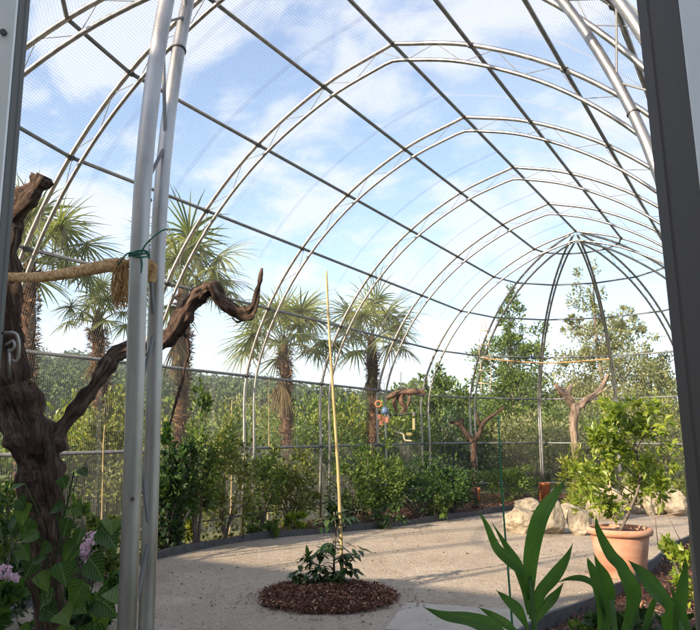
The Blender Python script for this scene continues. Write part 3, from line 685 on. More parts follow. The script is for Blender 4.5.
# --- shrubs inside the beds
def inshrub(u, vb, d, vt, r, n, L, W, mt, lab, name='garden_shrub', **k):
    k.setdefault('low', .22 if 255 < u < 460 else .08); d += .3 if 255 < u < 460 else 0
    shrub(name, base(u, d, 0.), Z(vt, d), r*random.uniform(1., 1.3), int(n*random.uniform(1.3, 2.3)), L*random.uniform(.9, 1.35), W*1.2, mt, lab, 'shrub', 'shrubs in the bed along the left wall', **k)
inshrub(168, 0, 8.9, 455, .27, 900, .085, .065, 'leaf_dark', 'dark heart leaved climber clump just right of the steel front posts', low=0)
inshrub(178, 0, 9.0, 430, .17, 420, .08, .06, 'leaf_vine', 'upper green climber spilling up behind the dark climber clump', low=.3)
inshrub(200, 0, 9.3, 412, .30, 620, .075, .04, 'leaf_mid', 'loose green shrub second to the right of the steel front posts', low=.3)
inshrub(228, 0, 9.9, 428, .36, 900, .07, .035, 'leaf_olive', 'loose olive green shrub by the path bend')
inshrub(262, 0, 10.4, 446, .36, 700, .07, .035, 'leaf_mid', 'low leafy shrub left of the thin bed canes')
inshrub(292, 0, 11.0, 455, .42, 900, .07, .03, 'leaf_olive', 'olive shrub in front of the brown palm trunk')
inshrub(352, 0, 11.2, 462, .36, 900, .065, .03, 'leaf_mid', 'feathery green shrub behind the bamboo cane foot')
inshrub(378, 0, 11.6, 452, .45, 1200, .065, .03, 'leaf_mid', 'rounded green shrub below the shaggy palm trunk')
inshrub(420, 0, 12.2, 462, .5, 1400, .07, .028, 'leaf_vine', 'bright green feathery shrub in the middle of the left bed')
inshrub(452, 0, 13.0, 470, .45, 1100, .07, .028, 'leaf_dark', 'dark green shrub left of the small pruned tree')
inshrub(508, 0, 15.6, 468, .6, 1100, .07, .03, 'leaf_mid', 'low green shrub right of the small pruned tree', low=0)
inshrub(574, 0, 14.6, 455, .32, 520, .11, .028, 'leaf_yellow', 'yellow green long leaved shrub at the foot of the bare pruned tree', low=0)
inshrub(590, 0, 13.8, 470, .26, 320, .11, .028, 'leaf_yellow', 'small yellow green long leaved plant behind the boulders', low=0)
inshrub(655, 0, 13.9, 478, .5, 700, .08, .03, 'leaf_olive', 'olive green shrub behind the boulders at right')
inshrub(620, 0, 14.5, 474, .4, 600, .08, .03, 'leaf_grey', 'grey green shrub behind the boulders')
for i, (u, d, v, mt, lab) in enumerate([(183, 9.6, 524, 'leaf_yellow', 'small bright plant at the foot of the dark climber'), (298, 10.9, 519, 'leaf_citrus', 'low pale green clump with rounded leaves at the path edge'),
    (270, 10.3, 523, 'leaf_mid', 'low green plant left of the pale green clump'), (390, 11.2, 505, 'leaf_dark', 'low broad leaved plant at the edge behind the bamboo cane'),
    (330, 10.8, 510, 'leaf_dark', 'low dark plant at the path edge left of the bamboo cane'), (432, 12.2, 498, 'leaf_mid', 'low spiky plant at the far path edge')]):
    shrub('edge_plant', base(u, d, 0), Z(v, d)+.05, .22, 170, .10, .06, mt, lab, 'plant', 'low plants at the path edge', low=0, stems=4)
# near left bed
for i, (u, d, v, r, mt, lab) in enumerate([(8, 5.2, 500, .35, 'leaf_dark', 'dark shrub in the near bed left of the vine trunk'), (95, 7.0, 505, .4, 'leaf_mid', 'green shrub behind the pink flowers, left of the steel posts'),
    (70, 5.6, 560, .3, 'leaf_dark', 'low dark leafy plant between the pink flower heads'), (118, 7.4, 520, .22, 'leaf_olive', 'small olive plant squeezed against the steel posts'), (25, 6.6, 470, .45, 'leaf_mid', 'green shrub behind the old vine trunk by the wall')]):
    shrub('bed_shrub', base(u, d, 0), Z(v, d), r, 700, .085, .045, mt, lab, 'shrub', 'shrubs in the near left bed', low=0)
# pink flowering plants
def flowering(u, v, d, heads, label):
    b = base(u, d, 0); root = thing('flowering_plant', b, label, 'flowering plant', 'pink flowering plants in the near bed')
    lf = MB(); bush_leaves(lf, b+[0, 0, Z(v, d)*.5], (.22, .22, Z(v, d)*.5), 260, .09, .06); st = MB()
    for (hu, hv, hr) in heads:
        c = P(hu, hv, d); st.tube(bez([b, b*.3+c*.7-[0, 0, .1], c], 4), .004, 5); mb = MB()
        n = 110; dv = unit(n); mb.kites(c+dv*hr*np.array([1, 1, .8])*RNG.uniform(.5, 1, n)[:, None], dv+unit(n)*.6, .022, .020, nor=dv); mb.build('flower_head', 'petal', root)
    lf.build('foliage', 'leaf_vine', root); st.build('stem', 'leaf_vine', root, True)
flowering(88, 545, 5.0, [(84, 549, .045), (92, 538, .05), (97, 556, .035), (88, 558, .03)], 'plant with pale pink flower heads right of the vine trunk')
flowering(6, 590, 4.6, [(4, 572, .045), (12, 580, .04), (3, 598, .04)], 'plant with pink flower heads at the left edge by the door profile')

# ------------------------------------------------------------------ old gnarled vine tree, left foreground
TD = 3.75
vt = thing('gnarled_tree', (*P(48, 434, TD)[:2], 0), 'old gnarled brown tree with pruned bare limbs, one crooked limb reaching right behind the posts', 'tree')
def limb(pts, sides=22, rough=.34, lob=.13, seed=1, n=9):
    """pts: (u, v, depth, halfwidth px)"""
    p = np.array([P(u, v, d) for u, v, d, _ in pts]); r = np.array([w_/FPX*d for u, v, d, w_ in pts])
    q = bez(np.hstack([p, r[:, None]]), n); return q[:, :3], np.clip(q[:, 3], .003, 1)
def addlimb(name, pts, parent, mat='bark_vine', **k):
    fs = k.pop('slim', 1.)
    seed = k.pop('seed', 1); q, r = limb(pts, n=15); mb = MB()
    mb.tube(q, fs*r*(.93+.12*np.sin(np.arange(len(r))*.27+seed)+.06*np.sin(np.arange(len(r))*.63+seed*3)), 40, rough=.34, lobes=.10, twist=.03, seed=seed); return mb.build(name, mat, parent, True)
tk = addlimb('trunk', [(58, 790, TD, 26), (54, 720, TD, 20), (50, 640, TD, 16), (46, 560, TD, 17), (42, 500, TD, 19), (38, 468, TD, 21), (30, 440, TD, 22), (18, 414, TD, 19), (10, 385, TD, 17)], vt, seed=2)
addlimb('limb', [(14, 405, TD, 16), (8, 350, TD, 14), (8, 300, TD-.05, 13), (6, 250, TD-.1, 13), (12, 220, TD-.1, 12), (26, 202, TD-.15, 10.5), (36, 190, TD-.15, 9), (43, 180, TD-.15, 9.5), (45, 176, TD-.15, 7)], vt, seed=5)
rl = addlimb('limb', [(38, 470, TD, 14), (50, 448, TD+.02, 13), (64, 425, TD+.05, 10), (82, 402, TD+.1, 8.5), (100, 378, TD+.15, 8.5), (113, 357, TD+.2, 9.5), (127, 349, TD+.25, 9), (148, 350, TD+.3, 9), (168, 338, TD+.3, 10.5), (180, 322, TD+.3, 10.5), (192, 303, TD+.3, 9.5), (204, 291, TD+.3, 9.5), (213, 290, TD+.3, 8.5),
      (222, 301, TD+.28, 8.5), (234, 310, TD+.26, 8), (246, 314, TD+.25, 8.5), (253, 307, TD+.25, 5.5), (257, 293, TD+.25, 3.4), (260, 280, TD+.25, 2.8), (262, 268, TD+.25, 1.6)], vt, seed=9, slim=.82)
addlimb('limb', [(34, 455, TD-.06, 12), (36, 425, TD-.02, 12), (32, 400, TD+.02, 10), (24, 388, TD+.06, 8), (17, 384, TD+.1, 5)], vt, seed=12)
addlimb('root_strip', [(62, 620, TD-.12, 5), (58, 560, TD-.13, 6), (56, 500, TD-.14, 7), (52, 465, TD-.14, 6), (50, 440, TD-.08, 4)], vt, seed=15)
mb = MB()
for pts in ([(186, 334, TD+.3, 2), (189, 352, TD+.3, 1.6), (186, 362, TD+.32, 1.2), (184, 370, TD+.33, .8)], [(186, 362, TD+.3, 1), (181, 385, TD+.3, 1.2), (175, 405, TD+.3, 1.4), (170, 425, TD+.3, .8)],
            [(246, 318, TD+.25, 1.5), (238, 322, TD+.25, 1.0), (232, 318, TD+.25, .7)]):
    q, r = limb(pts); MB().tube(q, r, 6, rough=.2).build('twig', 'bark_vine', vt, True)
# heart leaved vine climbing on the trunk
hl = thing('climbing_vine', (*P(52, 434, TD-.3)[:2], 0), 'broad heart leaved green vine growing up round the old trunk', 'vine')
def heart(mb, c, d, up, s_):
    pr = lambda t: float(np.interp(t, [0, .06, .14, .24, .34, .5, .66, .82, .93, 1], [.42, .78, .95, 1., .96, .80, .56, .30, .12, .01]))
    mb.blade(np.array(c)-np.array(d)*s_*.1, d, up, s_, s_*.98, bend=.9, seg=12, fold=.14, prof=pr, wave=.035)
mb = MB(); st = MB(); rs = random.Random(4); root0 = P(60, 434, TD-.35)*[1, 1, 0]
hv = [(75, 545, 1.), (90, 560, 1.2), (98, 600, 1.35), (112, 590, 1.4), (83, 585, 1.3), (70, 600, 1.2), (95, 625, 1.5), (72, 628, 1.3), (52, 590, 1.), (40, 575, .9), (35, 560, .9), (60, 565, 1.), (45, 610, 1.), (82, 530, 1.05),
      (68, 520, .8), (62, 505, .7), (75, 508, .6), (30, 520, .9), (24, 505, .9), (38, 535, .8), (22, 548, .8), (103, 530, 1.2), (110, 520, .8), (80, 470, .6), (62, 478, .55), (25, 485, .8), (18, 500, .7), (55, 640, 1.3), (88, 650, 1.4), (115, 640, 1.2), (36, 640, 1.), (20, 630, .9),
      (66, 660, 1.3), (50, 545, .6), (44, 556, .6), (105, 612, 1.), (60, 612, 1.1)]
for (u, v, s_) in hv:
    dd = TD-.35-rs.uniform(0, .35); c = P(u, v, dd); s_ = s_*.105
    ax_ = np.array([rs.uniform(-.8, 1.), rs.uniform(-.4, .4), rs.uniform(-.9, .2)]); d = _R2*ax_[0]+_U2*ax_[2]*.8-_F*.3
    up = -_F*rs.uniform(.3, .9)+np.array([0, 0, 1.])*rs.uniform(.4, .9)+_R2*rs.uniform(-.4, .4); heart(mb, c, d, up, s_)
    s0_ = np.array([root0[0], root0[1], max(0, c[2]-.22)])*[1, 1, 1]; s0_[:2] = s0_[:2]*.75+c[:2]*.25; st.tube(bez([s0_, (s0_+c)/2+unit(1)[0]*.03, c], 4), .002, 5)
st.tube(bez([root0, P(64, 600, TD-.3), P(60, 540, TD-.3), P(68, 500, TD-.28), P(74, 472, TD-.28)], 6), .004, 6); mb.build('foliage', 'leaf_heart', hl, True); st.build('stem', 'leaf_vine', hl, True)

# ------------------------------------------------------------------ thick rope tied to the front post
rp = thing('thick_rope', P(60, 277, 3.0), 'thick twisted natural fibre rope from the old tree to the front post, frayed end', 'rope')
o4, i4 = NEAR[4]
PD = float((o4[0]-CAM)@np.array([_F[0], _F[1], 0])/(math.cos(PIT)))
PD = 1.98
rc = bez([P(-30, 276, 3.45), P(8, 277, 3.2), P(40, 277, 2.85), P(75, 272, 2.5), P(105, 266, 2.2), P(124, 264, 2.06)], 14)
mb = MB()
for k in range(3):
    ph = 2*math.pi*k/3; L = np.concatenate([[0], np.cumsum(np.linalg.norm(np.diff(rc, axis=0), axis=1))]); tt = np.linspace(0, L[-1], 420)
    cc = np.stack([np.interp(tt, L, rc[:, j]) for j in range(3)], 1); t = np.gradient(cc, axis=0); t /= np.linalg.norm(t, axis=1)[:, None]
    u_ = np.cross(t, [0, 0, 1.]); u_ /= np.linalg.norm(u_, axis=1)[:, None]; b_ = np.cross(t, u_); a = tt/.15*2*math.pi+ph
    mb.tube(cc+(u_*np.cos(a)[:, None]+b_*np.sin(a)[:, None])*.0118, .0092, 12, rough=.10)
mb.build('strand', 'rope_fibre', rp, True)
n = 700; i = RNG.integers(0, len(cc), n); dv = unit(n); fm = MB(); fm.kites(cc[i]+dv*.008, dv*.5+t[i]*RNG.choice([-1, 1], n)[:, None], RNG.uniform(.015, .04, n), .0012, nor=dv); fm.build('loose_fibre', 'rope_fibre', rp)
fe = MB(); e0 = P(122, 268, 2.06); rs = random.Random(2)
for k in range(150):
    a = P(118+rs.uniform(-3, 10), 262+rs.uniform(-2, 6), 2.06+rs.uniform(-.02, .02)); b = P(118+rs.uniform(-7, 13), 300+rs.uniform(-14, 10), 2.06+rs.uniform(-.03, .03)); mdl = (a+b)/2+unit(1)[0]*.012
    fe.tube(bez([a, mdl, b], 3), .0014, 4, cap=False)
fe.build('frayed_end', 'rope_fibre', rp)
kn = MB(); q = bez([P(122, 264, 2.06), P(136, 263, 2.06), P(148, 264, 2.05), P(153, 270, 2.05), P(151, 282, 2.05)], 8); kn.tube(q, .013, 10, rough=.2); kn.build('knot', 'rope_fibre', rp, True)
tw = MB()
def nearp(Q, z): return np.array([np.interp(z, Q[:12, 2], Q[:12, j]) for j in range(3)])
zt = P(140, 255, 1.95)[2]; c0 = nearp(o4, zt)
for k in range(3):
    an = np.linspace(0, 2*math.pi, 22); dz = .004*np.sin(an*2+k)+(k-1)*.006; tw.tube(np.stack([c0[0]+.027*np.cos(an), c0[1]+.027*np.sin(an), c0[2]+dz], 1), .0022, 5)
dtc = (CAM-c0); dtc[2] = 0; dtc /= np.linalg.norm(dtc); s0 = c0+dtc*.028
tw.tube(bez([s0+_R2*.005, s0+_R2*.02+_U2*.02+dtc*.03, s0+_R2*.055+_U2*.05+dtc*.03, s0+_R2*.075+_U2*.06+dtc*.02], 5), .0022, 5)
tw.tube(bez([s0, s0+_R2*.008-_U2*.03, s0-_R2*.002-_U2*.085], 5), .0022, 5)
tw.tube(bez([s0, s0-_R2*.03+_U2*.0, P(120, 262, 2.03), P(116, 268, 2.05)], 5), .0024, 5)
tag(tw.build('green_twine', 'green_twine', None, True, org=c0), 'green twine knotted round the front post, holding the thick rope', 'twine')

# ------------------------------------------------------------------ door frame at the camera
DD = .98
df = thing('door_frame', (*P(350, 434, DD)[:2], 0), 'metal door frame, light at the outer faces and dark inside, seen from inside the entrance', 'door frame')
fx, fy = np.array([math.cos(YAW), math.sin(YAW)]), np.array([-math.sin(YAW), math.cos(YAW)])
def prism(mb, xy, z0, z1, lean=0.):
    """xy in camera-plan metres (right, depth)"""
    V = []
    for z in (z0, z1):
        for x, y in xy: p = np.array([CX, CY])+fx*(x+lean*(z-EYE))+fy*y; V.append((*p, z))
    n = len(xy); mb.add(V, [tuple(range(n))[::-1], tuple(range(n, 2*n))]+[(i, (i+1) % n, (i+1) % n+n, i+n) for i in range(n)])
def X(u, d): return (u-350)/FPX*d*math.cos(PIT)     # at eye height
cosd = 1/math.cos(PIT)
# left jamb
k = 1.0/ (math.cos(PIT)+0)   # plan depth of a point at eye level seen with image depth 1 is cos(pit)
lx, rx = -.4656, .4325
mb = MB(); prism(mb, [(lx-.20, .920), (lx-.0008, .920), (lx-.0008, .926), (lx-.20, .926)], 0, 2.6); mb.build('jamb', 'aluminium', df)
mb = MB(); prism(mb, [(lx-.02, .9265), (lx, .9265), (lx, .940), (lx-.0015, .942), (lx-.0015, .946), (lx, .948), (lx, .958), (lx-.02, .958)], 0, 2.6); mb.build('jamb_seal', 'aluminium_dark', df)
mb = MB(); prism(mb, [(rx+.0125, .853), (rx+.24, .853), (rx+.24, .858), (rx+.0125, .858)], 0, 2.6, -.034); mb.build('jamb', 'aluminium', df)
mb = MB(); prism(mb, [(rx, .95), (rx+.002, .925), (rx+.0042, .923), (rx+.0042, .917), (rx+.003, .914), (rx+.0085, .878), (rx+.012, .8585), (rx+.10, .8585), (rx+.10, .95)], 0, 2.6, -.034); mb.build('jamb_seal', 'dark_profile', df)
mb = MB(); prism(mb, [(lx-.20, .90), (rx+.24, .90), (rx+.24, .95), (lx-.20, .95)], 2.602, 2.75); mb.build('lintel', 'aluminium', df)
mb = MB()
c_ = P(4, 33, 1.0); t_ = .9195/((c_-CAM)@np.array([fy[0], fy[1], 0])); c_ = CAM+(c_-CAM)*t_; mb.tube([c_, c_-np.array([fy[0], fy[1], 0])*.004], .0045, 14)
mb.build('screw', 'clamp_steel', df)
mb = MB(); h = [P(2, 333, .955), P(14, 333, .955), P(18, 338, .955), P(19, 350, .955), P(17, 361, .955), P(10, 362, .955), P(9, 378, .955)]; mb.tube(bez(h, 4), .0022, 8)
h = [P(5, 345, .95), P(13, 341, .95), P(14, 348, .95), P(9, 352, .95)]; mb.tube(bez(h, 4), .002, 8); mb.tube([P(9, 349, .95), P(9.5, 376, .95)], .002, 8)
mb.build('latch', 'galvanised', df, True)

# entrance building behind the camera that shades the near half
eb = thing('entrance_building', (-2, -8, 0), 'plain cream rendered building behind the aviary entrance with tiled roof', 'building')
mb = MB(); mb.box((-2, -8.6, 1.9), (22, 6, 3.8)); mb.build('wall', 'wall_render', eb)
mb = MB(); mb.add([(-13.3, -5.4, 3.8), (9.3, -5.4, 3.8), (9.3, -11.8, 3.8), (-13.3, -11.8, 3.8), (-13.3, -8.6, 4.7), (9.3, -8.6, 4.7)], [(0, 1, 5, 4), (2, 3, 4, 5), (0, 4, 3), (1, 2, 5), (0, 3, 2, 1)]); mb.build('roof', 'roof_tile', eb)
for x in (-9, -5.5, -2, 6.2):
    f_ = MB().box((x, -5.58, 1.6), (1.2, .06, 1.3)).build('window', 'aluminium', eb); MB().box((x, -5.54, 1.6), (1.06, .02, 1.16)).build('pane', 'window_glass', f_)

# ------------------------------------------------------------------ terracotta pot with citrus
pb = G(622, 577); pt_ = thing('terracotta_pot', (pb[0], pb[1], .012), 'large terracotta pot with a rolled rim on the gravel, holding the citrus', 'plant pot')
mb = MB(); mb.lathe([(0, .005), (.225, .0), (.235, .01), (.285, .40), (.288, .41), (.315, .415), (.328, .44), (.326, .465), (.31, .48), (.288, .478), (.278, .455), (.27, .42), (0, .42)], (pb[0], pb[1], .012), 56)
mb.build('pot_body', 'terracotta', pt_, True)
mb = MB(); mb.lathe([(0, .445), (.27, .435), (.272, .425)], (pb[0], pb[1], .012), 30); mb.build('potting_soil', 'soil', pt_)
ct = thing('citrus_tree', (pb[0], pb[1], .44), 'bushy yellow green citrus growing in the terracotta pot', 'potted tree')
d0 = float((pb-CAM)@_F); b0 = np.array([pb[0], pb[1], .44]); st = MB(); lf = MB()
st.tube(bez([b0, P(632, 505, d0), P(640, 480, d0), P(636, 450, d0), P(632, 420, d0)], 5), np.linspace(.017, .007, 21), 8, rough=.15)
lobes = [(600, 452, 22, 30), (596, 484, 16, 22), (625, 412, 24, 16), (648, 404, 16, 12), (655, 425, 18, 16), (630, 440, 22, 20), (660, 458, 18, 16), (640, 478, 22, 20), (618, 500, 18, 15), (585, 470, 12, 14), (655, 490, 16, 14), (612, 428, 15, 14), (590, 505, 12, 10)]
for (u, v, ru, rv) in lobes:
    dd = d0+random.uniform(-.25, .3); c = P(u, v, dd); a_, b_ = px(ru, d0), px(rv, d0)
    bush_leaves(lf, c, (a_, a_, b_), int(ru*rv*.58), .088, .038, up=.1, clump=.5, nc=7)
    s1 = P(636, min(505, v+25), d0); st.tube(bez([s1, (s1+c)/2+[0, 0, .03], c], 4), np.linspace(.007, .003, 9), 5)
lf.build('foliage', 'leaf_citrus', ct); st.build('stem', 'bark_grey', ct, True)

# ------------------------------------------------------------------ boulders
for i, (u, vb, wp, hp, rz, lab) in enumerate([
    (521, 533, 31, 24, .2, 'rounded beige boulder, leftmost of the front row'), (551, 534, 32, 31, 1.1, 'yellowish boulder second from left in the front row, behind the tall leaf'),
    (579, 535, 29, 25, 2.0, 'angular beige boulder third from left, left of the terracotta pot'), (528, 514, 26, 14, .5, 'flat topped grey boulder behind the leftmost rounded boulder'),
    (607, 519, 34, 30, 2.7, 'tall pale boulder behind the pot rim, under the citrus'), (632, 514, 26, 26, .9, 'small pale boulder right of the tall boulder behind the citrus'),
    (652, 515, 25, 24, 1.7, 'pointed pale boulder with a grey shaded face in the back row'), (673, 516, 28, 27, 2.2, 'large white boulder by the dark door profile'),
    (568, 520, 26, 14, .3, 'low beige boulder behind the gap in the front row')]):
    g = G(u, vb); dd = float((g-CAM)@_F); mb = MB(); g[2] = 0.
    rock_mesh(mb, g, (px(wp, dd), px(wp, dd)*.85, px(hp, dd)*1.08), 30+i*3, rz); tag(mb.build('boulder', 'limestone', None, True, org=g), lab, 'boulder', 'pale boulders at the end of the gravel')

# ------------------------------------------------------------------ bare pruned trees
def pruned(u, d, limbs, trunk, label, mat):
    root = thing('pruned_tree', base(u, d, 0), label, 'tree', 'bare pruned trees in the far end'); q, r = limb(trunk, n=8); MB().tube(q, r*.78, 16, rough=.4, seed=u % 17).build('trunk', mat, root, True)
    for l in limbs: q, r = limb(l, n=8); MB().tube(q, r*.72, 14, rough=.45, seed=u % 13).build('limb', mat, root, True)
d = 15
pruned(575, d, [[(575, 408, d, 4), (567, 397, d, 4.5), (559, 389, d-.1, 3), (555, 384, d-.1, 2)], [(568, 400, d, 3.5), (568, 392, d, 4), (572, 386, d, 2.5)], [(577, 408, d, 4), (588, 399, d, 4), (598, 392, d+.1, 3.5), (606, 380, d+.1, 3), (608, 374, d+.1, 2)], [(566, 393, d, 3), (561, 392, d, 3.5), (563, 388, d, 2)]],
       [(576, 506, d, 5), (576, 480, d, 4.5), (575, 455, d, 4), (574, 430, d, 4.5), (575, 412, d, 5.5), (575, 403, d, 5)], 'bare pruned tree with three stub limbs under the far dome, warm brown bark', 'bark_warm')
d = 13.9
pruned(474, d, [[(473, 441, d, 3.5), (465, 432, d, 3.3), (459, 424, d, 3), (450, 422, d, 2)], [(474, 441, d, 3.5), (480, 432, d, 3), (483, 423, d, 2.8), (492, 416, d+.1, 2.2), (505, 407, d+.1, 1.6)], [(462, 428, d, 2.5), (461, 422, d, 3), (463, 418, d, 1.5)], [(481, 428, d, 2), (478, 420, d, 2), (477, 413, d, 1)]],
       [(475, 508, d, 4), (474, 480, d, 3.6), (474, 460, d, 3.3), (474, 439, d, 4)], 'small dark pruned tree with a Y shaped fork left of the green stake', 'bark_vine')
d = 13.3
dw = thing('driftwood_perch', P(405, 394, d), 'brown twisted wooden perch hanging by the middle netting wall', 'perch')
mb = MB()
for l in ([(386, 398, d, 2), (396, 394, d, 3), (408, 392, d, 3.4), (420, 391, d, 2.5), (425, 394, d, 1.5)], [(402, 393, d, 3), (401, 401, d, 3), (404, 408, d, 2), (400, 414, d, 1)], [(396, 396, d, 2), (394, 404, d, 2), (397, 412, d, 1.2)], [(410, 392, d, 2), (409, 402, d, 1.5), (405, 412, d, 1)]):
    q, r = limb(l, n=6); mb.tube(q, r, 8, rough=.3)
mb.build('branch', 'driftwood', dw, True); mb = MB(); mb.bar(P(401, 390, d), P(401, 372, d), .006); mb.build('hanger', 'clamp_steel', dw)
# hanging toys
ty = thing('bird_toy', P(381, 405, 12.6), 'hanging parrot toy of orange ring, blue block and red blocks by the palm trunk', 'bird toy'); d = 12.6
mb = MB(); a = np.linspace(0, 2*math.pi, 18); c = P(378.5, 404, d); mb.tube(np.stack([c[0]+.052*np.cos(a)*fx[0], c[1]+.052*np.cos(a)*fx[1], c[2]+.052*np.sin(a)], 1), .018, 8); mb.build('ring', 'orange_plastic', ty, True)
mb = MB(); mb.lathe([(0, .07), (.05, .06), (.068, .0), (.06, -.05), (0, -.06)], P(385, 411, d), 14); mb.build('bell', 'blue_plastic', ty, True)
mb = MB()
for (u, v, h_) in ((379, 417, .09), (383, 419, .12), (387, 420, .1), (381, 423, .08)): mb.box(P(u, v, d), (.06, .05, h_), random.random())
mb.build('block', 'red_plastic', ty); mb = MB(); mb.bar(P(380, 398, d), P(380, 380, d), .005); mb.bar(P(385, 408, d), P(384, 382, d), .004); mb.build('chain', 'clamp_steel', ty)
pr_ = thing('perch_bar', P(402, 416, 12.8), 'short dark perch bar with a yellow block below the hanging driftwood', 'perch'); d = 12.8
mb = MB(); mb.bar(P(389, 415, d), P(414, 414, d), .014, 8); mb.build('bar', 'clamp_steel', pr_, True); mb = MB(); mb.box(P(389, 416, d), (.05, .05, .07)); mb.box(P(414, 414, d), (.05, .05, .07)); mb.build('end_cap', 'dark_profile', pr_)
mb = MB(); mb.box(P(414, 424, d), (.045, .04, .2)); mb.box(P(409, 434, d), (.09, .04, .05), .4); mb.build('block', 'yellow_plastic', pr_)
mb = MB(); mb.tube(bez([P(395, 432, d), P(403, 434, d), P(405, 440, d), P(412, 441, d)], 5), .016, 8); mb.build('chew_branch', 'pale_wood', pr_, True)
# rope ladder and strung rope in the far dome
d = 15.3
ld = thing('rope_ladder', P(482, 350, d), 'pale hanging rope ladder with wooden rungs at the left of the far dome', 'ladder')
mb = MB(); mb.tube(bez([P(483, 318, d), P(479, 345, d), P(481, 372, d), P(481, 392, d)], 5), .008, 6); mb.tube(bez([P(484, 318, d), P(489, 345, d), P(491, 372, d), P(490, 392, d)], 5), .008, 6); mb.build('rope', 'pale_wood', ld, True)
for v in (330, 344, 357, 370, 383): MB().bar(P(478.5 if v > 335 else 480, v, d), P(490.5, v+1, d), .014, 8).build('rung', 'pale_wood', ld, True)
a_ = (-3.0*math.cos(R(30)), 10.5+3.0*math.sin(R(30)), 3.2); b_ = (-3.0*math.cos(R(90)), 10.5+3.0, 3.2)
sr = MB(); c_ = bez([a_, (np.array(a_)+b_)/2+[0, 0, -.10], b_], 14)
for k in range(2):
    t = np.linspace(0, 60, len(c_)*4); cc = np.stack([np.interp(np.linspace(0, 1, len(t)), np.linspace(0, 1, len(c_)), c_[:, j]) for j in range(3)], 1)
    sr.tube(cc+np.stack([0*t, .008*np.cos(t*3+k*math.pi), .008*np.sin(t*3+k*math.pi)], 1), .013, 6)
tag(sr.build('strung_rope', 'rope_fibre', None, True, org=a_), 'pale rope strung level between ribs of the far dome', 'rope')
# terracotta cylinders
for (u, v, wd, h_, lab) in ((545, 503, .115, .42, 'upright orange clay cylinder behind the boulders, beside the far dome rib'), (478, 506, .055, .36, 'slim orange clay cylinder right of the small pruned tree trunk')):
    g = G(u, v); mb = MB(); mb.lathe([(0, 0), (wd, 0), (wd, h_*.86), (wd*1.1, h_*.87), (wd*1.1, h_), (wd*.85, h_), (wd*.8, h_*.8), (0, h_*.8)], (g[0], g[1], 0), 20); tag(mb.build('clay_cylinder', 'terracotta_orange', None, True, org=g), lab, 'clay pipe', 'orange clay cylinders')
g = G(553, 503); mb = MB(); mb.lathe([(0, 0), (.10, 0), (.11, .3), (.10, .3), (.09, .26), (0, .26)], (g[0], g[1], 0), 18); tag(mb.build('dark_pot', 'dark_profile', None, True, org=g), 'dark pot right of the upright orange clay cylinder', 'plant pot')

# ------------------------------------------------------------------ stakes
def cane(pa, pb_, r, name, label, cat, mat, nodes=True, group=None):
    pa, pb_ = np.array(pa, float), np.array(pb_, float); n = max(2, int(np.linalg.norm(pb_-pa)/.05)); t = np.linspace(0, 1, n)[:, None]; q = pa+(pb_-pa)*t
    q = q+np.stack([.012*np.sin(t[:, 0]*5), .01*np.sin(t[:, 0]*4+1), 0*t[:, 0]], 1)
    rr = r*(1-.45*t[:, 0]); 
    if nodes: rr = rr*(1+.25*((np.arange(n) % 5) == 0))
    return tag(MB().tube(q, rr, 8).build(name, mat, None, True, org=pa), label, cat, group)
cb = G(342, 592); cd = float((cb-CAM)@_F); cane([cb[0], cb[1], 0], P(328, 271, cd), .017, 'bamboo_cane', 'very tall yellow bamboo cane beside the sapling in the round mulch patch', 'garden cane', 'bamboo')
cane([*base(607, 12.2)[:2], 0], P(604, 396, 12.2), .018, 'wooden_stake', 'pale wooden stake left of the potted citrus', 'stake', 'bamboo', False)
gb = P(511, 640, 3.0); cane([gb[0], gb[1], 0], P(502, 416, 3.0), .006, 'green_stake', 'thin green plastic plant stake rising beside the broad leaved plants', 'stake', 'green_plastic', False)
for (u, d, v, lab) in ((269, 11.6, 378, 'thin bed cane left of the bamboo cane, nearer the brown palm trunk'), (232, 10.6, 400, 'thin pale cane in the bed by the path bend'), (105, 8.2, 425, 'pale cane in the bed left of the steel posts')):
    cane([*base(u, d)[:2], 0], P(u+1, v, d), .010, 'thin_cane', lab, 'garden cane', 'bamboo', True, 'thin canes in the left bed')

# sapling in the round bed
sp = thing('sapling', (cb[0]-.08, cb[1], .05), 'small dark green leafed sapling tied to the tall bamboo cane', 'sapling'); sb = np.array([cb[0]-.08, cb[1], .05]); st = MB(); lf = MB(); d0 = cd
st.tube(bez([sb, P(334, 560, d0), P(336, 530, d0), P(334, 512, d0)], 5), np.linspace(.012, .005, 16), 6)
rs = random.Random(9)
for (u, v, n) in ((300, 572, 8), (310, 560, 12), (318, 570, 14), (325, 585, 14), (322, 553, 12), (335, 575, 16), (345, 560, 12), (352, 555, 8), (350, 570, 10), (332, 545, 8), (312, 580, 8), (330, 520, 7), (342, 516, 7), (350, 520, 5), (322, 524, 4), (297, 577, 5), (338, 590, 9), (356, 548, 3)):
    c = P(u, v, d0+rs.uniform(-.18, .18)); c[2] = max(c[2], .12); s0 = sb+np.array([0, 0, min(c[2]-.03, .35)]); st.tube(bez([s0, (s0+c)/2+[0, 0, .04], c], 4), .0035, 5)
    for k in range(int(n*1.7)):
        dv = unit(1)[0]; dv[2] = dv[2]*.4+.05; lf.blade(c+unit(1)[0]*.035, dv+(c-s0)*.8, [0, 0, 1.], rs.uniform(.09, .15), rs.uniform(.04, .058), bend=.8, seg=4, fold=.25)
st.build('stem', 'bark_grey', sp, True); lf.build('foliage', 'leaf_dark', sp, True)

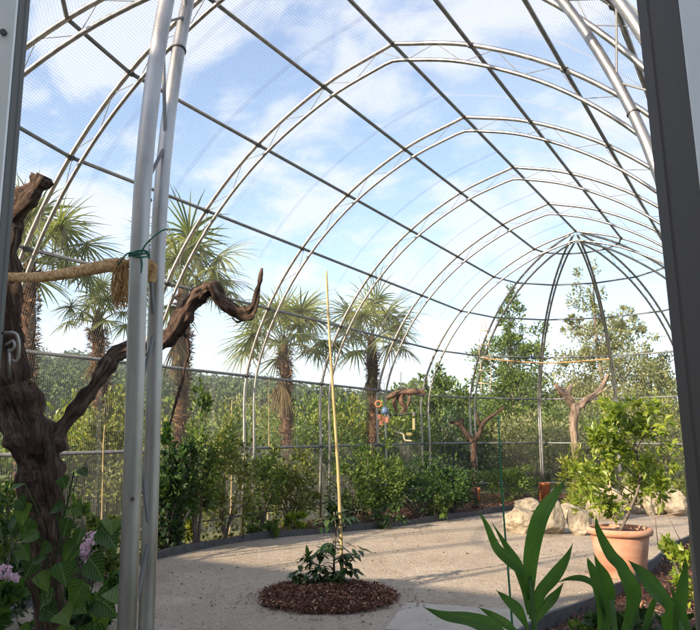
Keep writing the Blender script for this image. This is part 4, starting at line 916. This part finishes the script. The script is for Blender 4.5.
# ------------------------------------------------------------------ broad long leaved plants in the near right bed
rootp = {}
def canna(u, d, leaves, label, stemtop):
    b = base(u, d, 0); root = thing('broad_leaved_plant', b, label, 'plant', 'broad leaved plants in the near right bed'); st = MB()
    top = P(*stemtop, d); st.tube(bez([b, (b+top)/2+[.01, .0, 0], top], 6), np.linspace(.017, .008, 13), 8); st.build('stem', 'leaf_canna', root, True)
    for l in leaves:   # control points (u, v, ddepth) along the midrib, widest px
        pts, wpx = l[:-1], l[-1]; q = bez([P(a, b2, d+c) for a, b2, c in pts], 6); n = len(q); mb = MB(); V = []
        t = np.gradient(q, axis=0); t /= np.linalg.norm(t, axis=1)[:, None]
        for i in range(n):
            x = i/(n-1); wd = px(wpx*.9, d)*.5*(.22+.78*math.sin(math.pi*min(1, (x*.9+.02))**.85))*(1-x**4) if i < n-1 else .0004
            view = CAM-q[i]; view /= np.linalg.norm(view); sd_ = np.cross(t[i], view*.8+np.array([0, 0, .5])); sd_ /= np.linalg.norm(sd_); up = np.cross(sd_, t[i]); wv = .10*math.sin(x*11+u)
            V += [q[i]+sd_*wd+up*wd*(.35+wv), q[i]+sd_*wd*.5+up*wd*.12, q[i]-up*.0015, q[i]-sd_*wd*.5+up*wd*.12, q[i]-sd_*wd+up*wd*(.35-wv)]
        mb.add(V, [(i*5+k, i*5+k+1, i*5+k+6, i*5+k+5) for i in range(n-1) for k in range(4)]); lo = mb.build('leaf', 'leaf_canna', root, True); uvl = lo.data.uv_layers.new(name='UVMap')
        for lp in lo.data.loops: uvl.data[lp.index].uv = ((lp.vertex_index % 5)/4, (lp.vertex_index//5)/(n-1))
canna(532, 2.55, [[(530, 600, 0), (531, 560, -.02), (540, 520, -.04), (555, 495, -.03), (566, 478, 0), 19],
                  [(529, 600, 0), (523, 575, .03), (508, 560, .04), (496, 548, .05), (486, 525, .02), (478, 510, 0), 14],
                  [(529, 615, .03), (526, 590, .06), (517, 565, .08), (505, 545, .1), (491, 521, .1), 13],
                  [(531, 620, .02), (540, 595, .03), (554, 578, .03), (566, 560, .03), (573, 543, .02), 16],
                  [(533, 625, 0), (545, 608, -.02), (556, 595, 0), (564, 582, 0), 12],
                  [(528, 630, 0), (518, 612, -.04), (506, 600, -.04), (496, 590, -.04), 14],
                  [(527, 640, 0), (510, 628, -.1), (492, 616, -.12), (478, 607, -.12), 12],
                  [(525, 655, 0), (500, 632, -.2), (470, 622, -.25), (445, 617, -.3), (423, 607, -.3), 19],
                  [(527, 660, -.1), (500, 645, -.2), (475, 640, -.3), (450, 640, -.3), 20]],
      'tall broad leaved green plant beside the green stake, centre foreground', (530, 575))
canna(610, 2.35, [[(622, 640, 0), (632, 600, 0), (622, 570, 0), (610, 555, 0), (598, 530, 0), (596, 515, 0), 16],
                  [(668, 640, .0), (668, 610, -.05), (654, 590, -.08), (640, 572, -.08), (628, 560, -.05), 22],
                  [(600, 640, 0), (602, 610, 0), (596, 580, .02), (590, 565, .03), (587, 557, .04), 13],
                  [(605, 645, 0), (610, 600, .05), (606, 580, .05), (598, 565, .06), (594, 553, .06), 13],
                  [(606, 620, 0), (596, 590, -.02), (585, 580, -.03), (570, 579, -.03), (556, 583, -.04), 9],
                  [(640, 650, 0), (648, 620, .1), (655, 600, .1), (660, 590, .1), 8],
                  [(628, 640, 0), (634, 610, .1), (636, 590, .12), (628, 572, .12), (622, 560, .12), 12]],
      'broad leaved green plant with arching leaves in front of the terracotta pot', (612, 600))
canna(680, 2.2, [[(676, 650, 0), (680, 610, 0), (684, 580, 0), (686, 560, 0), 14], [(690, 650, 0), (684, 620, .05), (676, 600, .05), (670, 585, .05), 11]], 'short broad leaved plant in the lower right corner against the door profile', (680, 620))
# small plants in the right bed
for (u, v, d, r, n, mt, lab) in ((676, 560, 6.3, .22, 420, 'leaf_citrus', 'bright green herb clump at the bed edge right of the pot'), (655, 618, 4.6, .3, 500, 'leaf_dark', 'dark ground hugging plant in the lower right bed'), (610, 622, 4.8, .25, 350, 'leaf_dark', 'dark low plant below the terracotta pot in the near bed'), (575, 628, 4.9, .16, 180, 'leaf_mid', 'small low green plant at the near end of the right edging')):
    shrub('bed_herb', base(u, d, 0), max(.12, Z(v-18, d)), r, n, .06, .04, mt, lab, 'plant', 'low plants in the right bed', low=0, stems=4)
# thin dry stems by the pot
mb = MB(); mb.tube(bez([P(655, 517, 8.9), P(668, 515, 8.9), P(682, 512, 8.9)], 4), .009, 6); mb.bar(P(655, 517, 8.9), G(658, 545), .005); mb.bar(P(668, 516, 8.9), G(684, 548), .005)
tag(mb.build('dry_stick', 'bark_warm', None, True, org=G(658, 545)), 'thin dry stick propped on two twigs right of the terracotta pot', 'stick')
# grass tufts outside
n = 22000; az = RNG.uniform(R(-5), R(65), n); r = 12+RNG.uniform(0, 1, n)**.6*40; pos = np.stack([CX-r*np.sin(az), CY+r*np.cos(az), np.full(n, -.1)], 1)
keep = (pos[:, 0] < -3.8) | (pos[:, 1] > 14.3); pos = pos[keep]; n = len(pos); d = unit(n)*.35+np.array([0, 0, 1.]); l = RNG.uniform(.15, .5, n)
tag(MB().kites(pos, d, l, .03).build('grass', 'grass_blades'), 'rough grass and weeds outside the netting', None, None, 'stuff')

# warm summer haze round the whole scene
hz_m = bpy.data.materials.new('haze'); hz_m.use_nodes = True; ht = hz_m.node_tree; ht.nodes.clear(); ho = ht.nodes.new('ShaderNodeOutputMaterial'); hv = ht.nodes.new('ShaderNodeVolumePrincipled')
hv.inputs['Color'].default_value = (.86, .92, 1, 1); hv.inputs['Density'].default_value = .00035; hv.inputs['Anisotropy'].default_value = .2; ht.links.new(hv.outputs[0], ho.inputs['Volume'])
tag(MB().box((0, 0, 46), (5600, 5600, 98)).build('haze', hz_m), 'thin pale haze in the air', None, None, 'stuff')
for o in bpy.data.objects:
    if '_org' in o: del o['_org']
